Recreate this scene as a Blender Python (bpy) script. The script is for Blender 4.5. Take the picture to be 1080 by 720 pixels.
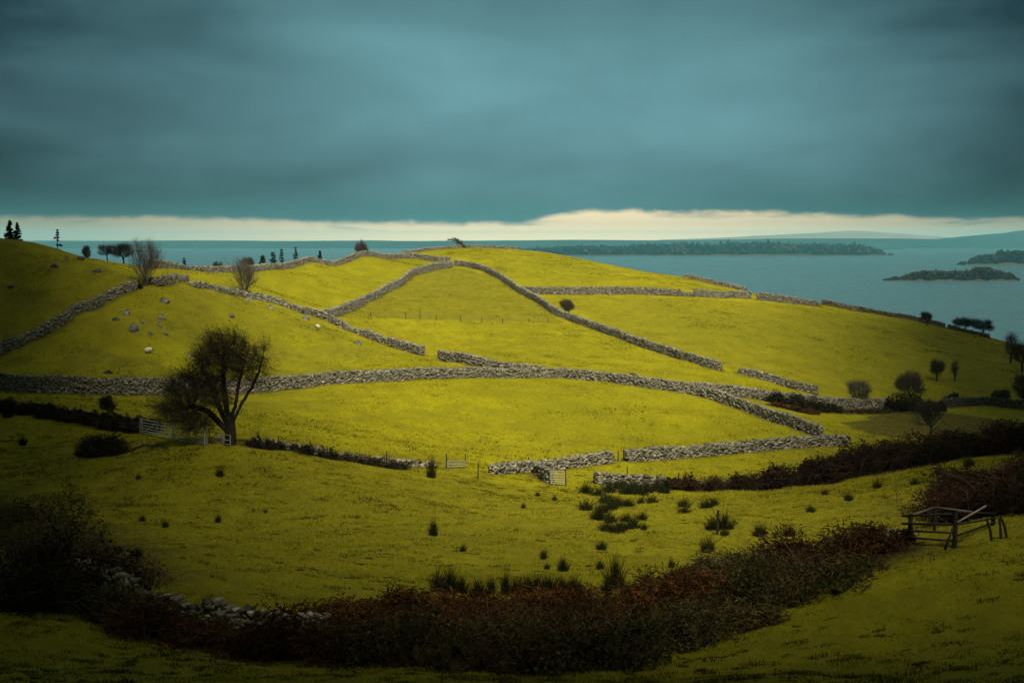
import bpy, math, random
import numpy as np
from mathutils import Vector

random.seed(7)
RNG = np.random.default_rng(11)
R = math.radians
F = 1500.0                      # focal length in photo pixels (50 mm lens, 36 mm sensor)
HORIZON = 251.0
PITCH = math.atan((360.0 - HORIZON) / F)
CP, SP = math.cos(PITCH), math.sin(PITCH)
LAKE_Z = -60.0

def ray(u, v):
    """world direction through a photo pixel, scaled so that y = 1"""
    a, b = (u - 540.0) / F, (v - 360.0) / F
    y = CP - b * SP
    z = -SP - b * CP
    return a / y, z / y

def project(x, y, z):
    d = y * CP - z * SP
    return 540 + F * x / d, 360 - F * (y * SP + z * CP) / d

# ------------------------------------------------------------------ noise
def _hash(ix, iy, seed):
    h = (ix * 374761393 + iy * 668265263 + seed * 982451653) & 0x7FFFFFFF
    h = ((h ^ (h >> 13)) * 1274126177) & 0x7FFFFFFF
    return ((h ^ (h >> 16)) & 0xFFFF) / 65535.0

def vnoise(x, y, seed=0):
    x = np.asarray(x, float); y = np.asarray(y, float)
    ix = np.floor(x).astype(np.int64); iy = np.floor(y).astype(np.int64)
    fx = x - ix; fy = y - iy
    fx = fx * fx * (3 - 2 * fx); fy = fy * fy * (3 - 2 * fy)
    a = _hash(ix, iy, seed); b = _hash(ix + 1, iy, seed)
    c = _hash(ix, iy + 1, seed); d = _hash(ix + 1, iy + 1, seed)
    return (a + (b - a) * fx) * (1 - fy) + (c + (d - c) * fx) * fy - 0.5

def fbm(x, y, seed=0, octaves=3):
    t = 0; a = 1.0
    for k in range(octaves):
        t = t + a * vnoise(x * 2 ** k, y * 2 ** k, seed + k * 17)
        a *= 0.5
    return t

# ------------------------------------------------------------------ the terrain
# points of the ground: photo pixel and distance along the view (metres)
PV = """
0 720 38;270 720 40;540 720 40;810 720 40;1080 720 37
0 640 49;150 650 50;300 685 47;450 705 45;600 705 45;700 690 47;800 640 54;900 600 56;950 580 57;1005 578 56.5;1080 560 58;1080 640 46
150 605 59;300 640 56.5;450 636 58;600 628 60;750 600 66;900 568 72;960 555 72;1060 528 76
0 545 85;100 520 95;300 545 86;540 552 87;760 542 91;950 520 92;1080 498 92
0 470 115;100 470 113;240 468 109;350 480 116;480 493 122;600 507 123;700 510 126;850 505 130;950 488 135;1080 462 140
660 485 134;780 480 142;890 468 150;540 450 150;400 455 138;150 432 128;0 430 125
0 411 146;160 415 150;280 411 158;400 402 168;500 398 178;600 397 187;660 401 183;740 414 179;800 437 168;865 459 155
800 420 190;880 430 194;950 432 198;1080 434 200;940 447 184;980 457 166;1040 445 185
700 377 214;760 389 206;860 412 203;900 380 235;1000 390 230;1080 410 220;1080 383 260;980 360 270
600 340 254;760 350 248;900 352 262
555 308 291;650 309 292;740 310 295;800 313 300;470 380 197;530 383 192
470 340 240;560 340 246;400 345 230
520 263 385;560 264.5 382;600 271 372;640 279 360;680 287 347;720 293 336;760 303 326;800 312 318;860 319 315;900 327 311;965 338 306;1010 349 300;1050 358 297;1080 366 293
440 374 203;400 362 212;350 343 218;280 322 222;230 306 218;190 297 208;150 301 190
150 342 174;50 395 153;250 382 178;0 371 164;60 338 174;100 318 182;330 365 190
0 300 186;0 254 204;30 257 205;60 265 206;85 272.5 207;110 278 208;140 289 210
300 310 250;370 292 290;430 278 322;340 335 222
200 295 228;235 291 240;200 288 256;240 287 260;270 286 264;330 276.5 292;380 270 318;430 268 340;480 277.5 330;470 263.5 382;530 293 305;580 326 264
"""
pts = []
for line in PV.replace(";", "\n").split("\n"):
    if line.strip():
        u, v, d = map(float, line.split())
        a, b = ray(u, v)
        pts.append((a * d, d, b * d))
# hidden ground, in metres: towards the camera, behind the crests, outside the frame
HID = [(0, 0, -1.75), (0, 10, -5.0), (0, 22, -8.4), (-30, 0, -2.5), (30, 0, -2.0), (-40, 25, -8.5), (40, 25, -8.0), (0, -60, 6), (-80, -60, 2), (80, -60, 4),
       (-70, 60, -11.5), (-90, 110, -12), (-110, 150, -9), (-130, 200, 2), (-160, 240, 2), (70, 60, -10.5), (90, 110, -13), (120, 160, -20), (130, 200, -23),
       (140, 240, -21), (150, 290, -26), (110, 330, -27), (120, 400, -50), (60, 420, -22), (0, 450, -11), (-30, 450, -11), (30, 470, -22),
       (-80, 250, -5.5), (-72, 285, -10.5), (-100, 300, -10), (-60, 330, -13.5), (-50, 300, -9.3), (-50, 400, -13), (-90, 420, -19), (-150, 330, -12), (-200, 420, -30),
       (-100, 520, -42), (0, 540, -40), (80, 540, -60), (160, 480, -66), (240, 400, -66), (-250, 300, -18), (-220, 150, -4), (-200, 50, -4), (-200, -60, -2),
       (200, 100, -12), (220, 200, -30), (200, -60, -2), (240, 300, -58), (-300, 500, -66), (0, 640, -68), (150, 620, -70), (-150, 640, -68), (-340, 340, -50), (-330, 100, -20), (320, 60, -30), (320, 300, -70)]
pts += HID
P = np.array(pts)
S = 100.0
def _phi(r2):
    return np.where(r2 > 1e-12, 0.5 * r2 * np.log(np.maximum(r2, 1e-12)), 0.0)
_X = P[:, :2] / S
n = len(P)
_K = _phi(((_X[:, None] - _X[None]) ** 2).sum(-1))
lam = np.full(n, 2e-4)
_A = np.zeros((n + 3, n + 3)); _A[:n, :n] = _K + np.diag(lam); _A[:n, n] = 1; _A[:n, n + 1:] = _X; _A[n:, :n] = _A[:n, n:].T
_W = np.linalg.solve(_A, np.concatenate([P[:, 2], [0, 0, 0]]))

def smooth_height(x, y):
    x = np.asarray(x, float); y = np.asarray(y, float)
    sh = x.shape; q = np.stack([x.ravel(), y.ravel()], 1) / S
    out = np.empty(len(q))
    for i in range(0, len(q), 20000):
        c = q[i:i + 20000]
        r2 = ((c[:, None] - _X[None]) ** 2).sum(-1)
        out[i:i + 20000] = _phi(r2) @ _W[:n] + _W[n] + c @ _W[n + 1:]
    return out.reshape(sh)

# the heights as one table that everything is stood on
GX = np.concatenate([np.arange(-340, -76, 2.0), np.arange(-76, 76, 0.4), np.arange(76, 341, 2.0)])
GY = np.concatenate([np.arange(-60, 24, 2.0), np.arange(24, 130, 0.4), np.arange(130, 420, 0.9), np.arange(420, 660.1, 3.0)])
_gx, _gy = np.meshgrid(GX, GY)
GZ = smooth_height(_gx, _gy)
_near = np.clip((150 - _gy) / 60, 0, 1)
_left = np.clip((-18 - _gx) / 15, 0, 1) * np.clip((_gy - 140) / 15, 0, 1) * np.clip((235 - _gy) / 20, 0, 1)
GZ = GZ + fbm(_gx / 14, _gy / 14, 3, 2) * (0.2 + 0.3 * _near) + fbm(_gx / 3.1, _gy / 3.1, 9, 3) * (0.08 + 0.20 * _near) + fbm(_gx / 5.5, _gy / 3.5, 15, 3) * 0.55 * _left
GZ = GZ + np.abs(fbm(_gx / 1.25, _gy / 1.0, 19, 2)) * 0.20 * _near
GZ = GZ + fbm(_gx / 6.5, _gy / 5.0, 25, 3) * 0.20 * np.clip((_gy - 140) / 30, 0, 1)

def H(x, y):
    x = np.asarray(x, float); y = np.asarray(y, float)
    i = np.clip(np.searchsorted(GX, x) - 1, 0, len(GX) - 2); j = np.clip(np.searchsorted(GY, y) - 1, 0, len(GY) - 2)
    fx = np.clip((x - GX[i]) / (GX[i + 1] - GX[i]), 0, 1); fy = np.clip((y - GY[j]) / (GY[j + 1] - GY[j]), 0, 1)
    return (GZ[j, i] * (1 - fx) + GZ[j, i + 1] * fx) * (1 - fy) + (GZ[j + 1, i] * (1 - fx) + GZ[j + 1, i + 1] * fx) * fy

def at(u, d):
    """ground at a bearing (photo column) and a distance"""
    x = (u - 540) / F * d / CP
    return np.array([x, d, float(H(x, d))])

_D = np.arange(25, 640, 0.25)
def ground(u, v):
    """first ground the sight line through a photo pixel meets; on a crest, the crest"""
    a, b = ray(u, v)
    h = H(a * _D, _D)
    hit = np.nonzero(b * _D <= h)[0]
    if len(hit):
        k = hit[0]
    else:
        k = int(np.argmax(h / _D))
    d = _D[k]
    return np.array([a * d, d, float(h[k])])

def crest(u, dmin=150, back=0.0):
    a, _ = ray(u, 300)
    d = _D[_D > dmin]
    k = int(np.argmax(H(a * d, d) / d))
    d = d[k] + back
    return np.array([a * d, d, float(H(a * d, d))])

# ------------------------------------------------------------------ objects and meshes
for _o in list(bpy.data.objects):
    bpy.data.objects.remove(_o)
SC = bpy.context.scene
COL = SC.collection

def link(o, parent=None):
    COL.objects.link(o)
    if parent is not None:
        o.parent = parent
    return o

def tag(o, label=None, cat=None, group=None, kind=None):
    if label: o['label'] = label
    if cat: o['category'] = cat
    if group: o['group'] = group
    if kind: o['kind'] = kind
    return o

def empty(name, loc, rz=0.0):
    o = bpy.data.objects.new(name, None)
    o.empty_display_size = 0.3
    o.location = [float(c) for c in loc]; o.rotation_euler = (0, 0, rz)
    return link(o)

class MB:
    """collects polygons (numpy blocks) and makes ONE mesh object of them"""
    def __init__(self):
        self.v = []; self.f = []; self.c = []; self.n = 0
    def add(self, verts, faces, col=None):
        verts = np.asarray(verts, float).reshape(-1, 3); faces = np.asarray(faces, int)
        self.v.append(verts); self.f.append(faces + self.n); self.n += len(verts)
        if col is None: col = (0.5, 0.5, 0.5)
        col = np.asarray(col, float)
        if col.ndim == 1: col = np.repeat(col[None], len(faces), 0)
        self.c.append(col)
        return self
    def build(self, name, mat, parent=None, smooth=False, loc=None):
        me = bpy.data.meshes.new(name)
        V = np.concatenate(self.v)
        if loc is not None: V = V - np.asarray(loc, float)
        loops = np.concatenate([f.ravel() for f in self.f]).astype(np.int32)
        size = np.concatenate([np.full(len(f), f.shape[1]) for f in self.f]).astype(np.int32)
        start = np.concatenate([[0], np.cumsum(size)[:-1]]).astype(np.int32)
        C = np.repeat(np.concatenate(self.c), size, 0)
        me.vertices.add(len(V)); me.vertices.foreach_set('co', V.astype(np.float32).ravel())
        me.loops.add(len(loops)); me.loops.foreach_set('vertex_index', loops)
        me.polygons.add(len(size)); me.polygons.foreach_set('loop_start', start); me.polygons.foreach_set('loop_total', size)
        ca = me.color_attributes.new('Col', 'FLOAT_COLOR', 'CORNER')
        ca.data.foreach_set('color', np.concatenate([C, np.ones((len(C), 1))], 1).astype(np.float32).ravel())
        me.update(calc_edges=True)
        if smooth: me.polygons.foreach_set('use_smooth', np.ones(len(size), bool))
        me.materials.append(mat)
        o = bpy.data.objects.new(name, me)
        if loc is not None and parent is None: o.location = [float(c) for c in loc]
        return link(o, parent)

def frames(d):
    d = d / np.maximum(np.linalg.norm(d, axis=1, keepdims=True), 1e-9)
    ref = np.where(np.abs(d[:, 2:3]) < 0.9, np.array([[0, 0, 1.0]]), np.array([[1.0, 0, 0]]))
    a = np.cross(ref, d); a /= np.maximum(np.linalg.norm(a, axis=1, keepdims=True), 1e-9)
    return d, a, np.cross(d, a)

def rods(mb, p0, p1, r0, r1, k=4, col=None, cap=False):
    """tapered rods from p0 to p1"""
    p0 = np.asarray(p0, float).reshape(-1, 3); p1 = np.asarray(p1, float).reshape(-1, 3)
    E = len(p0)
    r0 = np.broadcast_to(np.asarray(r0, float), (E,)); r1 = np.broadcast_to(np.asarray(r1, float), (E,))
    d, a, b = frames(p1 - p0)
    t = np.arange(k) * 2 * math.pi / k
    ring = a[:, None] * np.cos(t)[None, :, None] + b[:, None] * np.sin(t)[None, :, None]
    v = np.concatenate([p0[:, None] + ring * r0[:, None, None], p1[:, None] + ring * r1[:, None, None]], 1)
    i = np.arange(k); j = (i + 1) % k
    q = np.stack([i, j, j + k, i + k], 1)
    f = (np.arange(E)[:, None, None] * 2 * k + q[None]).reshape(-1, 4)
    if col is not None and np.ndim(col) == 2: col2 = np.repeat(col, k, 0)
    else: col2 = col
    base = mb.n
    mb.add(v.reshape(-1, 3), f, col2)
    if cap:
        g = np.concatenate([np.arange(E)[:, None] * 2 * k + i[None, ::-1], np.arange(E)[:, None] * 2 * k + k + i[None]])
        mb.f.append(g + base); mb.c.append(np.repeat(np.asarray(col if col is not None and np.ndim(col) == 1 else (0.5, 0.5, 0.5), float)[None], len(g), 0))

_BOXF = np.array([[0, 3, 2, 1], [4, 5, 6, 7], [0, 1, 5, 4], [1, 2, 6, 5], [2, 3, 7, 6], [3, 0, 4, 7]])
_BOXV = np.array([[-1, -1, -1], [1, -1, -1], [1, 1, -1], [-1, 1, -1], [-1, -1, 1], [1, -1, 1], [1, 1, 1], [-1, 1, 1]], float) / 2

def stones(mb, c, size, tang, jit=0.16, tilt=0.12, col=None):
    """rough blocks: centres c (N,3), sizes (N,3), horizontal direction tang (N,2)"""
    N = len(c)
    v = _BOXV[None] * (1 + RNG.uniform(-jit, jit, (N, 8, 1))) + RNG.uniform(-jit, jit, (N, 8, 3)) * 0.5
    v = v * size[:, None]
    v[:, :, 2] += v[:, :, 0] * RNG.normal(0, tilt, (N, 1)); v[:, :, 0] += v[:, :, 2] * RNG.normal(0, tilt, (N, 1))
    tx, ty = tang[:, 0:1], tang[:, 1:2]
    w = np.stack([v[:, :, 0] * tx - v[:, :, 1] * ty, v[:, :, 0] * ty + v[:, :, 1] * tx, v[:, :, 2]], -1) + c[:, None]
    f = (np.arange(N)[:, None, None] * 8 + _BOXF[None]).reshape(-1, 4)
    mb.add(w.reshape(-1, 3), f, None if col is None else np.repeat(col, 6, 0))

# ------------------------------------------------------------------ materials
def nodes(mat):
    mat.use_nodes = True
    nt = mat.node_tree
    return nt, nt.nodes, nt.links, nt.nodes['Principled BSDF']

def setin(node, **kw):
    for k, val in kw.items():
        node.inputs[k.replace('_', ' ')].default_value = val
    return node

def attr_material(name, rough=0.85, noise=8.0, amount=0.35, spec=0.15, bump=0.0, trans=0.0):
    """colour from the mesh's own per-face colour, varied by noise"""
    m = bpy.data.materials.new(name); nt, N, L, bs = nodes(m)
    a = N.new('ShaderNodeAttribute'); a.attribute_name = 'Col'
    tc = N.new('ShaderNodeTexCoord')
    no = setin(N.new('ShaderNodeTexNoise'), Scale=noise, Detail=4.0, Roughness=0.65)
    L.new(tc.outputs['Object'], no.inputs['Vector'])
    mr = setin(N.new('ShaderNodeMapRange'), From_Min=0.25, From_Max=0.75, To_Min=1 - amount, To_Max=1 + amount)
    L.new(no.outputs['Fac'], mr.inputs['Value'])
    mx = N.new('ShaderNodeVectorMath'); mx.operation = 'SCALE'
    L.new(a.outputs['Color'], mx.inputs[0]); L.new(mr.outputs[0], mx.inputs['Scale'])
    L.new(mx.outputs[0], bs.inputs['Base Color'])
    bs.inputs['Roughness'].default_value = rough
    bs.inputs['Specular IOR Level'].default_value = spec
    if bump:
        bp = setin(N.new('ShaderNodeBump'), Strength=bump, Distance=0.05)
        L.new(no.outputs['Fac'], bp.inputs['Height']); L.new(bp.outputs[0], bs.inputs['Normal'])
    if trans:
        tr = N.new('ShaderNodeBsdfTranslucent'); L.new(mx.outputs[0], tr.inputs['Color'])
        ms = N.new('ShaderNodeMixShader'); ms.inputs[0].default_value = trans
        L.new(bs.outputs[0], ms.inputs[1]); L.new(tr.outputs[0], ms.inputs[2])
        L.new(ms.outputs[0], N['Material Output'].inputs['Surface'])
    return m

M_STONE = attr_material('limestone', 0.95, 5.0, 0.5, 0.04, 0.6)
M_LEAF = attr_material('leaf', 0.85, 0.8, 0.4, 0.03, 0, 0.25)
M_BLADE = attr_material('grass blades', 0.85, 0.25, 0.3, 0.03, 0, 0.35)
M_BARK = attr_material('bark', 0.95, 6.0, 0.35, 0.03, 0.4)
M_WOOD = attr_material('weathered wood', 0.85, 9.0, 0.35, 0.15, 0.3)
M_METAL = attr_material('galvanised steel', 0.55, 12.0, 0.2, 0.4)
M_NEEDLE = attr_material('needles', 0.8, 1.5, 0.3, 0.1)

def grass_material():
    m = bpy.data.materials.new('pasture'); nt, N, L, bs = nodes(m)
    tc = N.new('ShaderNodeTexCoord')
    def noise(scale, detail, vec=None, rough=0.6):
        n_ = setin(N.new('ShaderNodeTexNoise'), Scale=scale, Detail=detail, Roughness=rough)
        L.new(vec if vec is not None else tc.outputs['Object'], n_.inputs['Vector']); return n_.outputs['Fac']
    def ramp(src, a, b):
        r = setin(N.new('ShaderNodeMapRange'), From_Min=a, From_Max=b); L.new(src, r.inputs['Value']); return r.outputs[0]
    def mix(fac, a, b, mode='MIX'):
        x = N.new('ShaderNodeMix'); x.data_type = 'RGBA'; x.blend_type = mode
        if hasattr(fac, 'links'): L.new(fac, x.inputs['Factor'])
        else: x.inputs['Factor'].default_value = fac
        for s, val in (('A', a), ('B', b)):
            sock = [i for i in x.inputs if i.name == s and i.type == 'RGBA'][0]
            if hasattr(val, 'links'): L.new(val, sock)
            else: sock.default_value = (*val, 1)
        return [o for o in x.outputs if o.type == 'RGBA'][0]
    def times(fac, k):
        q = N.new('ShaderNodeMath'); q.operation = 'MULTIPLY'; L.new(fac, q.inputs[0])
        if hasattr(k, 'links'): L.new(k, q.inputs[1])
        else: q.inputs[1].default_value = k
        return q.outputs[0]
    mp = N.new('ShaderNodeMapping'); mp.inputs['Scale'].default_value = (1.25, 0.75, 1.0); mp.inputs['Rotation'].default_value = (0, 0, 0.15)
    L.new(tc.outputs['Object'], mp.inputs['Vector'])
    at_ = N.new('ShaderNodeAttribute'); at_.attribute_name = 'rough'     # how rough (ungrazed) the pasture is here, plus shade painted in the hollow
    big = noise(0.045, 4); mid = noise(0.33, 5, mp.outputs[0]); fine = noise(2.3, 6, mp.outputs[0], 0.75); spk = noise(7.0, 3, None, 0.8)
    c = mix(ramp(big, 0.35, 0.65), (0.303, 0.266, 0.0035), (0.238, 0.222, 0.004))
    blot = noise(0.11, 6, None, 0.7); damp = noise(0.021, 3)
    c = mix(times(ramp(blot, 0.46, 0.70), 0.75), c, (0.165, 0.140, 0.005))
    c = mix(times(ramp(damp, 0.50, 0.68), 0.45), c, (0.140, 0.150, 0.005))
    c = mix(times(ramp(mid, 0.42, 0.7), 0.7), c, (0.150, 0.126, 0.005))
    c = mix(times(ramp(fine, 0.42, 0.72), 0.7), c, (0.120, 0.108, 0.004))
    c = mix(times(ramp(spk, 0.5, 0.8), 0.45), c, (0.330, 0.290, 0.014))
    rg = mix(ramp(noise(0.6, 6, mp.outputs[0], 0.7), 0.35, 0.68), (0.190, 0.165, 0.010), (0.080, 0.074, 0.006))
    c = mix(times(at_.outputs['Fac'], 0.8), c, rg)
    so = N.new('ShaderNodeAttribute'); so.attribute_name = 'litter_shade'      # dead bracken and soil along the banks, shade painted by walls and hollow
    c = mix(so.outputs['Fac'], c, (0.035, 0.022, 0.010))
    L.new(c, bs.inputs['Base Color'])
    bs.inputs['Roughness'].default_value = 0.95; bs.inputs['Specular IOR Level'].default_value = 0.05
    ad = N.new('ShaderNodeMath'); ad.operation = 'ADD'; L.new(mid, ad.inputs[0]); L.new(fine, ad.inputs[1])
    bp = setin(N.new('ShaderNodeBump'), Strength=0.7, Distance=0.3); L.new(ad.outputs[0], bp.inputs['Height'])
    L.new(bp.outputs[0], bs.inputs['Normal'])
    return m

# ------------------------------------------------------------------ camera
cam = bpy.data.cameras.new('camera'); co = bpy.data.objects.new('camera', cam); link(co)
cam.lens = 50; cam.sensor_width = 36; cam.clip_start = 0.5; cam.clip_end = 90000
co.rotation_euler = (math.pi / 2 - PITCH, 0, 0)
SC.camera = co
SC.render.resolution_x, SC.render.resolution_y = 1024, 682

# ------------------------------------------------------------------ ground, lake, far shores
def inside(px, py, poly):
    r = np.zeros(px.shape, bool); k = len(poly)
    for i in range(k):
        x0, y0 = poly[i]; x1, y1 = poly[(i + 1) % k]
        c = ((y0 > py) != (y1 > py)) & (px < (x1 - x0) * (py - y0) / (y1 - y0 + 1e-12) + x0)
        r ^= c
    return r

def seg_dist(px, py, line):
    best = np.full(px.shape, 1e9)
    for (x0, y0), (x1, y1) in zip(line[:-1], line[1:]):
        dx, dy = x1 - x0, y1 - y0
        t = np.clip(((px - x0) * dx + (py - y0) * dy) / (dx * dx + dy * dy + 1e-9), 0, 1)
        best = np.minimum(best, np.hypot(px - x0 - t * dx, py - y0 - t * dy))
    return best

def gpoly(*uv): return [tuple(ground(u, v)[:2]) for u, v in uv]

ny, nx = _gy.shape
gv = np.stack([_gx, _gy, GZ], -1).reshape(-1, 3)
idx = np.arange(ny * nx).reshape(ny, nx)
gf = np.stack([idx[:-1, :-1], idx[:-1, 1:], idx[1:, 1:], idx[1:, :-1]], -1).reshape(-1, 4)
mb = MB(); mb.add(gv, gf)
M_GRASS = grass_material()
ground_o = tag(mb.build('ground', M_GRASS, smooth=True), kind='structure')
rough = np.zeros(_gx.shape)  # ungrazed pasture, plus shade painted in the right-hand hollow
rough = np.maximum(rough, 0.75 * inside(_gx, _gy, gpoly((345, 334), (400, 312), (430, 294), (476, 281), (500, 286), (530, 298), (580, 330), (597, 340), (560, 340), (440, 337), (395, 334))))
rough = np.maximum(rough, np.clip((128 - _gy) / 40, 0, 0.6))                              # the unimproved grazing below the walls
rough = np.maximum(rough, 0.55 * inside(_gx, _gy, gpoly((0, 256), (80, 272), (140, 292), (150, 303), (60, 345), (0, 375), (-60, 400), (-60, 255))))
rough = np.maximum(rough, 0.4 * inside(_gx, _gy, gpoly((0, 377), (150, 306), (230, 311), (330, 340), (300, 352), (200, 362), (80, 378))))
rough = np.maximum(rough, 0.95 * inside(_gx, _gy, gpoly((888, 446), (915, 439), (950, 436.5), (1000, 436), (1070, 444), (1090, 456), (1000, 463), (930, 459))))  # shade of the right-hand hollow, painted into the grass colour
rough = np.maximum(rough, 0.38 * inside(_gx, _gy, gpoly((585, 312), (740, 316), (860, 326), (1000, 350), (1090, 372), (1090, 415), (900, 420), (770, 390), (650, 352))))
LITTER = [(gpoly((330, 668), (400, 664), (500, 662), (600, 662), (690, 652), (760, 632), (850, 600), (930, 588)), 1.6), (gpoly((-40, 600), (60, 622), (160, 656), (270, 682), (400, 684), (560, 682), (700, 662), (790, 632), (870, 600), (940, 582)), 1.5),
          (gpoly((-20, 433), (40, 437), (90, 446), (165, 456)), 0.9), (gpoly((690, 514), (800, 517), (900, 502), (1000, 484), (1090, 475)), 1.5),
          (gpoly((815, 428), (880, 434), (940, 434), (990, 437)), 1.5), (gpoly((255, 469), (340, 480), (430, 491)), 0.5), (gpoly((-30, 520), (60, 560), (120, 600)), 3.0), (gpoly((1030, 530), (1090, 520)), 4)]
litter_shade = 0.62 * inside(_gx + fbm(_gx / 6, _gy / 6, 31, 3) * 3, _gy + fbm(_gx / 6, _gy / 6, 37, 3) * 3, gpoly((888, 446), (915, 439), (950, 436.5), (1000, 436), (1070, 444), (1090, 456), (1000, 463), (930, 459)))  # the same hollow's shade, painted darker still
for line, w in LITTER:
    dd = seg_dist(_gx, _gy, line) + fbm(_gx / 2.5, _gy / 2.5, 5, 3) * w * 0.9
    litter_shade = np.maximum(litter_shade, np.clip(1.4 - dd / w, 0, 1) * 0.92)
def lake_material():
    m = bpy.data.materials.new('lake water'); nt, N, L, bs = nodes(m)
    bs.inputs['Base Color'].default_value = (0.04, 0.088, 0.09, 1); bs.inputs['Roughness'].default_value = 0.22; bs.inputs['IOR'].default_value = 1.33
    tc = N.new('ShaderNodeTexCoord')
    mp = N.new('ShaderNodeMapping'); mp.inputs['Scale'].default_value = (0.004, 0.02, 1); L.new(tc.outputs['Object'], mp.inputs['Vector'])
    n1 = setin(N.new('ShaderNodeTexNoise'), Scale=1.0, Detail=6.0, Roughness=0.7); L.new(mp.outputs[0], n1.inputs['Vector'])
    n2 = setin(N.new('ShaderNodeTexNoise'), Scale=0.05, Detail=3.0); L.new(tc.outputs['Object'], n2.inputs['Vector'])
    r = setin(N.new('ShaderNodeMapRange'), From_Min=0.3, From_Max=0.7, To_Min=0.24, To_Max=0.32); L.new(n1.outputs['Fac'], r.inputs['Value']); L.new(r.outputs[0], bs.inputs['Roughness'])
    bp = setin(N.new('ShaderNodeBump'), Strength=0.12, Distance=0.5); L.new(n2.outputs['Fac'], bp.inputs['Height']); L.new(bp.outputs[0], bs.inputs['Normal'])
    return m
mb = MB(); mb.add([[-14000, -3000, LAKE_Z], [14000, -3000, LAKE_Z], [14000, 20000, LAKE_Z], [-14000, 20000, LAKE_Z]], [[0, 1, 2, 3]])
tag(mb.build('lake', lake_material()), kind='structure')

def ridge(name, prof, d, depth, col, bumps=0.15, seed=1, n=260, cross=9):
    """a long hill standing in the lake: prof = (photo column, metres above the lake)"""
    us = np.linspace(prof[0][0], prof[-1][0], n)
    hh = np.interp(us, [p[0] for p in prof], [p[1] for p in prof])
    x = (us - 540) / F * d
    s = np.linspace(-1, 1, cross)
    X = np.repeat(x[:, None], cross, 1); Y = d + s[None] * depth + 0 * X
    Z = hh[:, None] * np.clip(np.cos(s * math.pi / 2), 0, 1)[None] ** 0.8
    sc = (us[-1] - us[0]) / F * d / 24
    Z = np.maximum(Z * (1 + bumps * fbm(X / sc, Y / (sc * 0.6), seed, 4)), 0) + LAKE_Z - 0.5
    v = np.stack([X, Y, Z], -1).reshape(-1, 3); i = np.arange(n * cross).reshape(n, cross)
    f = np.stack([i[:-1, :-1], i[1:, :-1], i[1:, 1:], i[:-1, 1:]], -1).reshape(-1, 4)
    b = MB(); b.add(v, f, col)
    return b.build(name, M_FAR, smooth=True)
M_FAR = attr_material('far moor and woods', 0.95, 0.004, 0.35, 0.05)
FARC = (0.020, 0.040, 0.034)
tag(ridge('far_shore', [(-400, 50), (-200, 46), (0, 43), (100, 42), (220, 45), (330, 42), (480, 44), (600, 47), (700, 45), (830, 55), (940, 57), (1010, 50), (1200, 44), (1500, 44)], 9000, 800, FARC, 0.10, 4, 500), kind='structure')
tag(ridge('mountain', [(700, 40), (755, 62), (790, 82), (830, 105), (860, 122), (880, 138), (896, 146), (915, 138), (945, 114), (985, 76), (1040, 40)], 17000, 1500, (0.26, 0.17, 0.085), 0.05, 8), kind='structure')  # tan base colour stands in for hazy light from the horizon strip
tag(ridge('right_mountain', [(935, 10), (975, 38), (1000, 62), (1040, 86), (1064, 96), (1080, 114), (1110, 126), (1180, 138), (1300, 130), (1450, 80)], 9600, 700, FARC, 0.05, 12), kind='structure')
tag(ridge('low_islet', [(918, 0), (928, 8), (938, 12), (948, 8), (956, 0)], 7400, 60, FARC, 0.2, 15, 60), kind='structure')

def wood(name, label, prof, d, depth, tree, n, cols, seed, land=0.28):
    """a wooded island or headland far off across the lake: the land, and the wood on it as one mass"""
    rng = np.random.default_rng(seed)
    land_o = ridge(label, [(u, h * land + (2 if 0 < i < len(prof) - 1 else 0)) for i, (u, h) in enumerate(prof)], d, depth, (0.05, 0.04, 0.022), 0.15, seed, 160)
    tag(land_o, kind='structure')
    us = [p[0] for p in prof]; hs = [p[1] for p in prof]
    b = MB()
    u = rng.uniform(us[0], us[-1], n); hh = np.interp(u, us, hs)
    x = (u - 540) / F * d; y = d + rng.uniform(-0.72, 0.35, n) * depth
    top = LAKE_Z + hh * rng.uniform(0.78, 1.0, n)
    rad = rng.uniform(0.7, 1.3, n) * tree * np.clip(hh / max(hs) + 0.25, 0.3, 1)
    k = 130
    for i in range(n):
        low = LAKE_Z + hh[i] * land * 0.5
        hgt = max(top[i] - low, 1.0)
        w = rng.normal(0, 1, (k, 3)); w /= np.linalg.norm(w, axis=1, keepdims=True)
        w *= rng.uniform(0.7, 1.08, (k, 1))
        c = np.array([x[i], y[i], low + hgt / 2]) + w * [rad[i], rad[i], hgt / 2]
        s = rad[i] * 0.3
        q = rng.normal(0, 1, (k, 4, 3)) * s
        col = np.array(cols[rng.integers(len(cols))]) * rng.uniform(0.5, 0.8)  # colour darkened to stand in for cloud shade on the woods
        b.add((c[:, None] + q).reshape(-1, 3), np.arange(k * 4).reshape(k, 4), np.repeat(col[None], k, 0) * rng.uniform(0.75, 1.25, (k, 1)))
    return tag(b.build(name, M_FAR2), kind='stuff')
M_FAR2 = attr_material('island wood', 0.95, 0.02, 0.3, 0.05)
wood('headland_wood', 'headland', [(520, 4), (545, 13), (600, 21), (650, 20), (690, 25), (740, 28), (800, 32), (850, 28), (890, 26), (910, 18), (922, 10), (929, 1)], 5050, 240, 24, 520, [(0.03, 0.04, 0.02), (0.045, 0.045, 0.022)], 31)
wood('island_wood', 'island', [(932, 0.5), (940, 3), (944, 6), (948, 3), (954, 6), (962, 10), (975, 12), (1000, 12), (1022, 13), (1030, 18), (1038, 17.5), (1050, 13), (1064, 9), (1072, 0.5)], 2020, 26, 5.5, 300, [(0.055, 0.03, 0.014), (0.035, 0.035, 0.014), (0.06, 0.035, 0.018)], 33)
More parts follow.
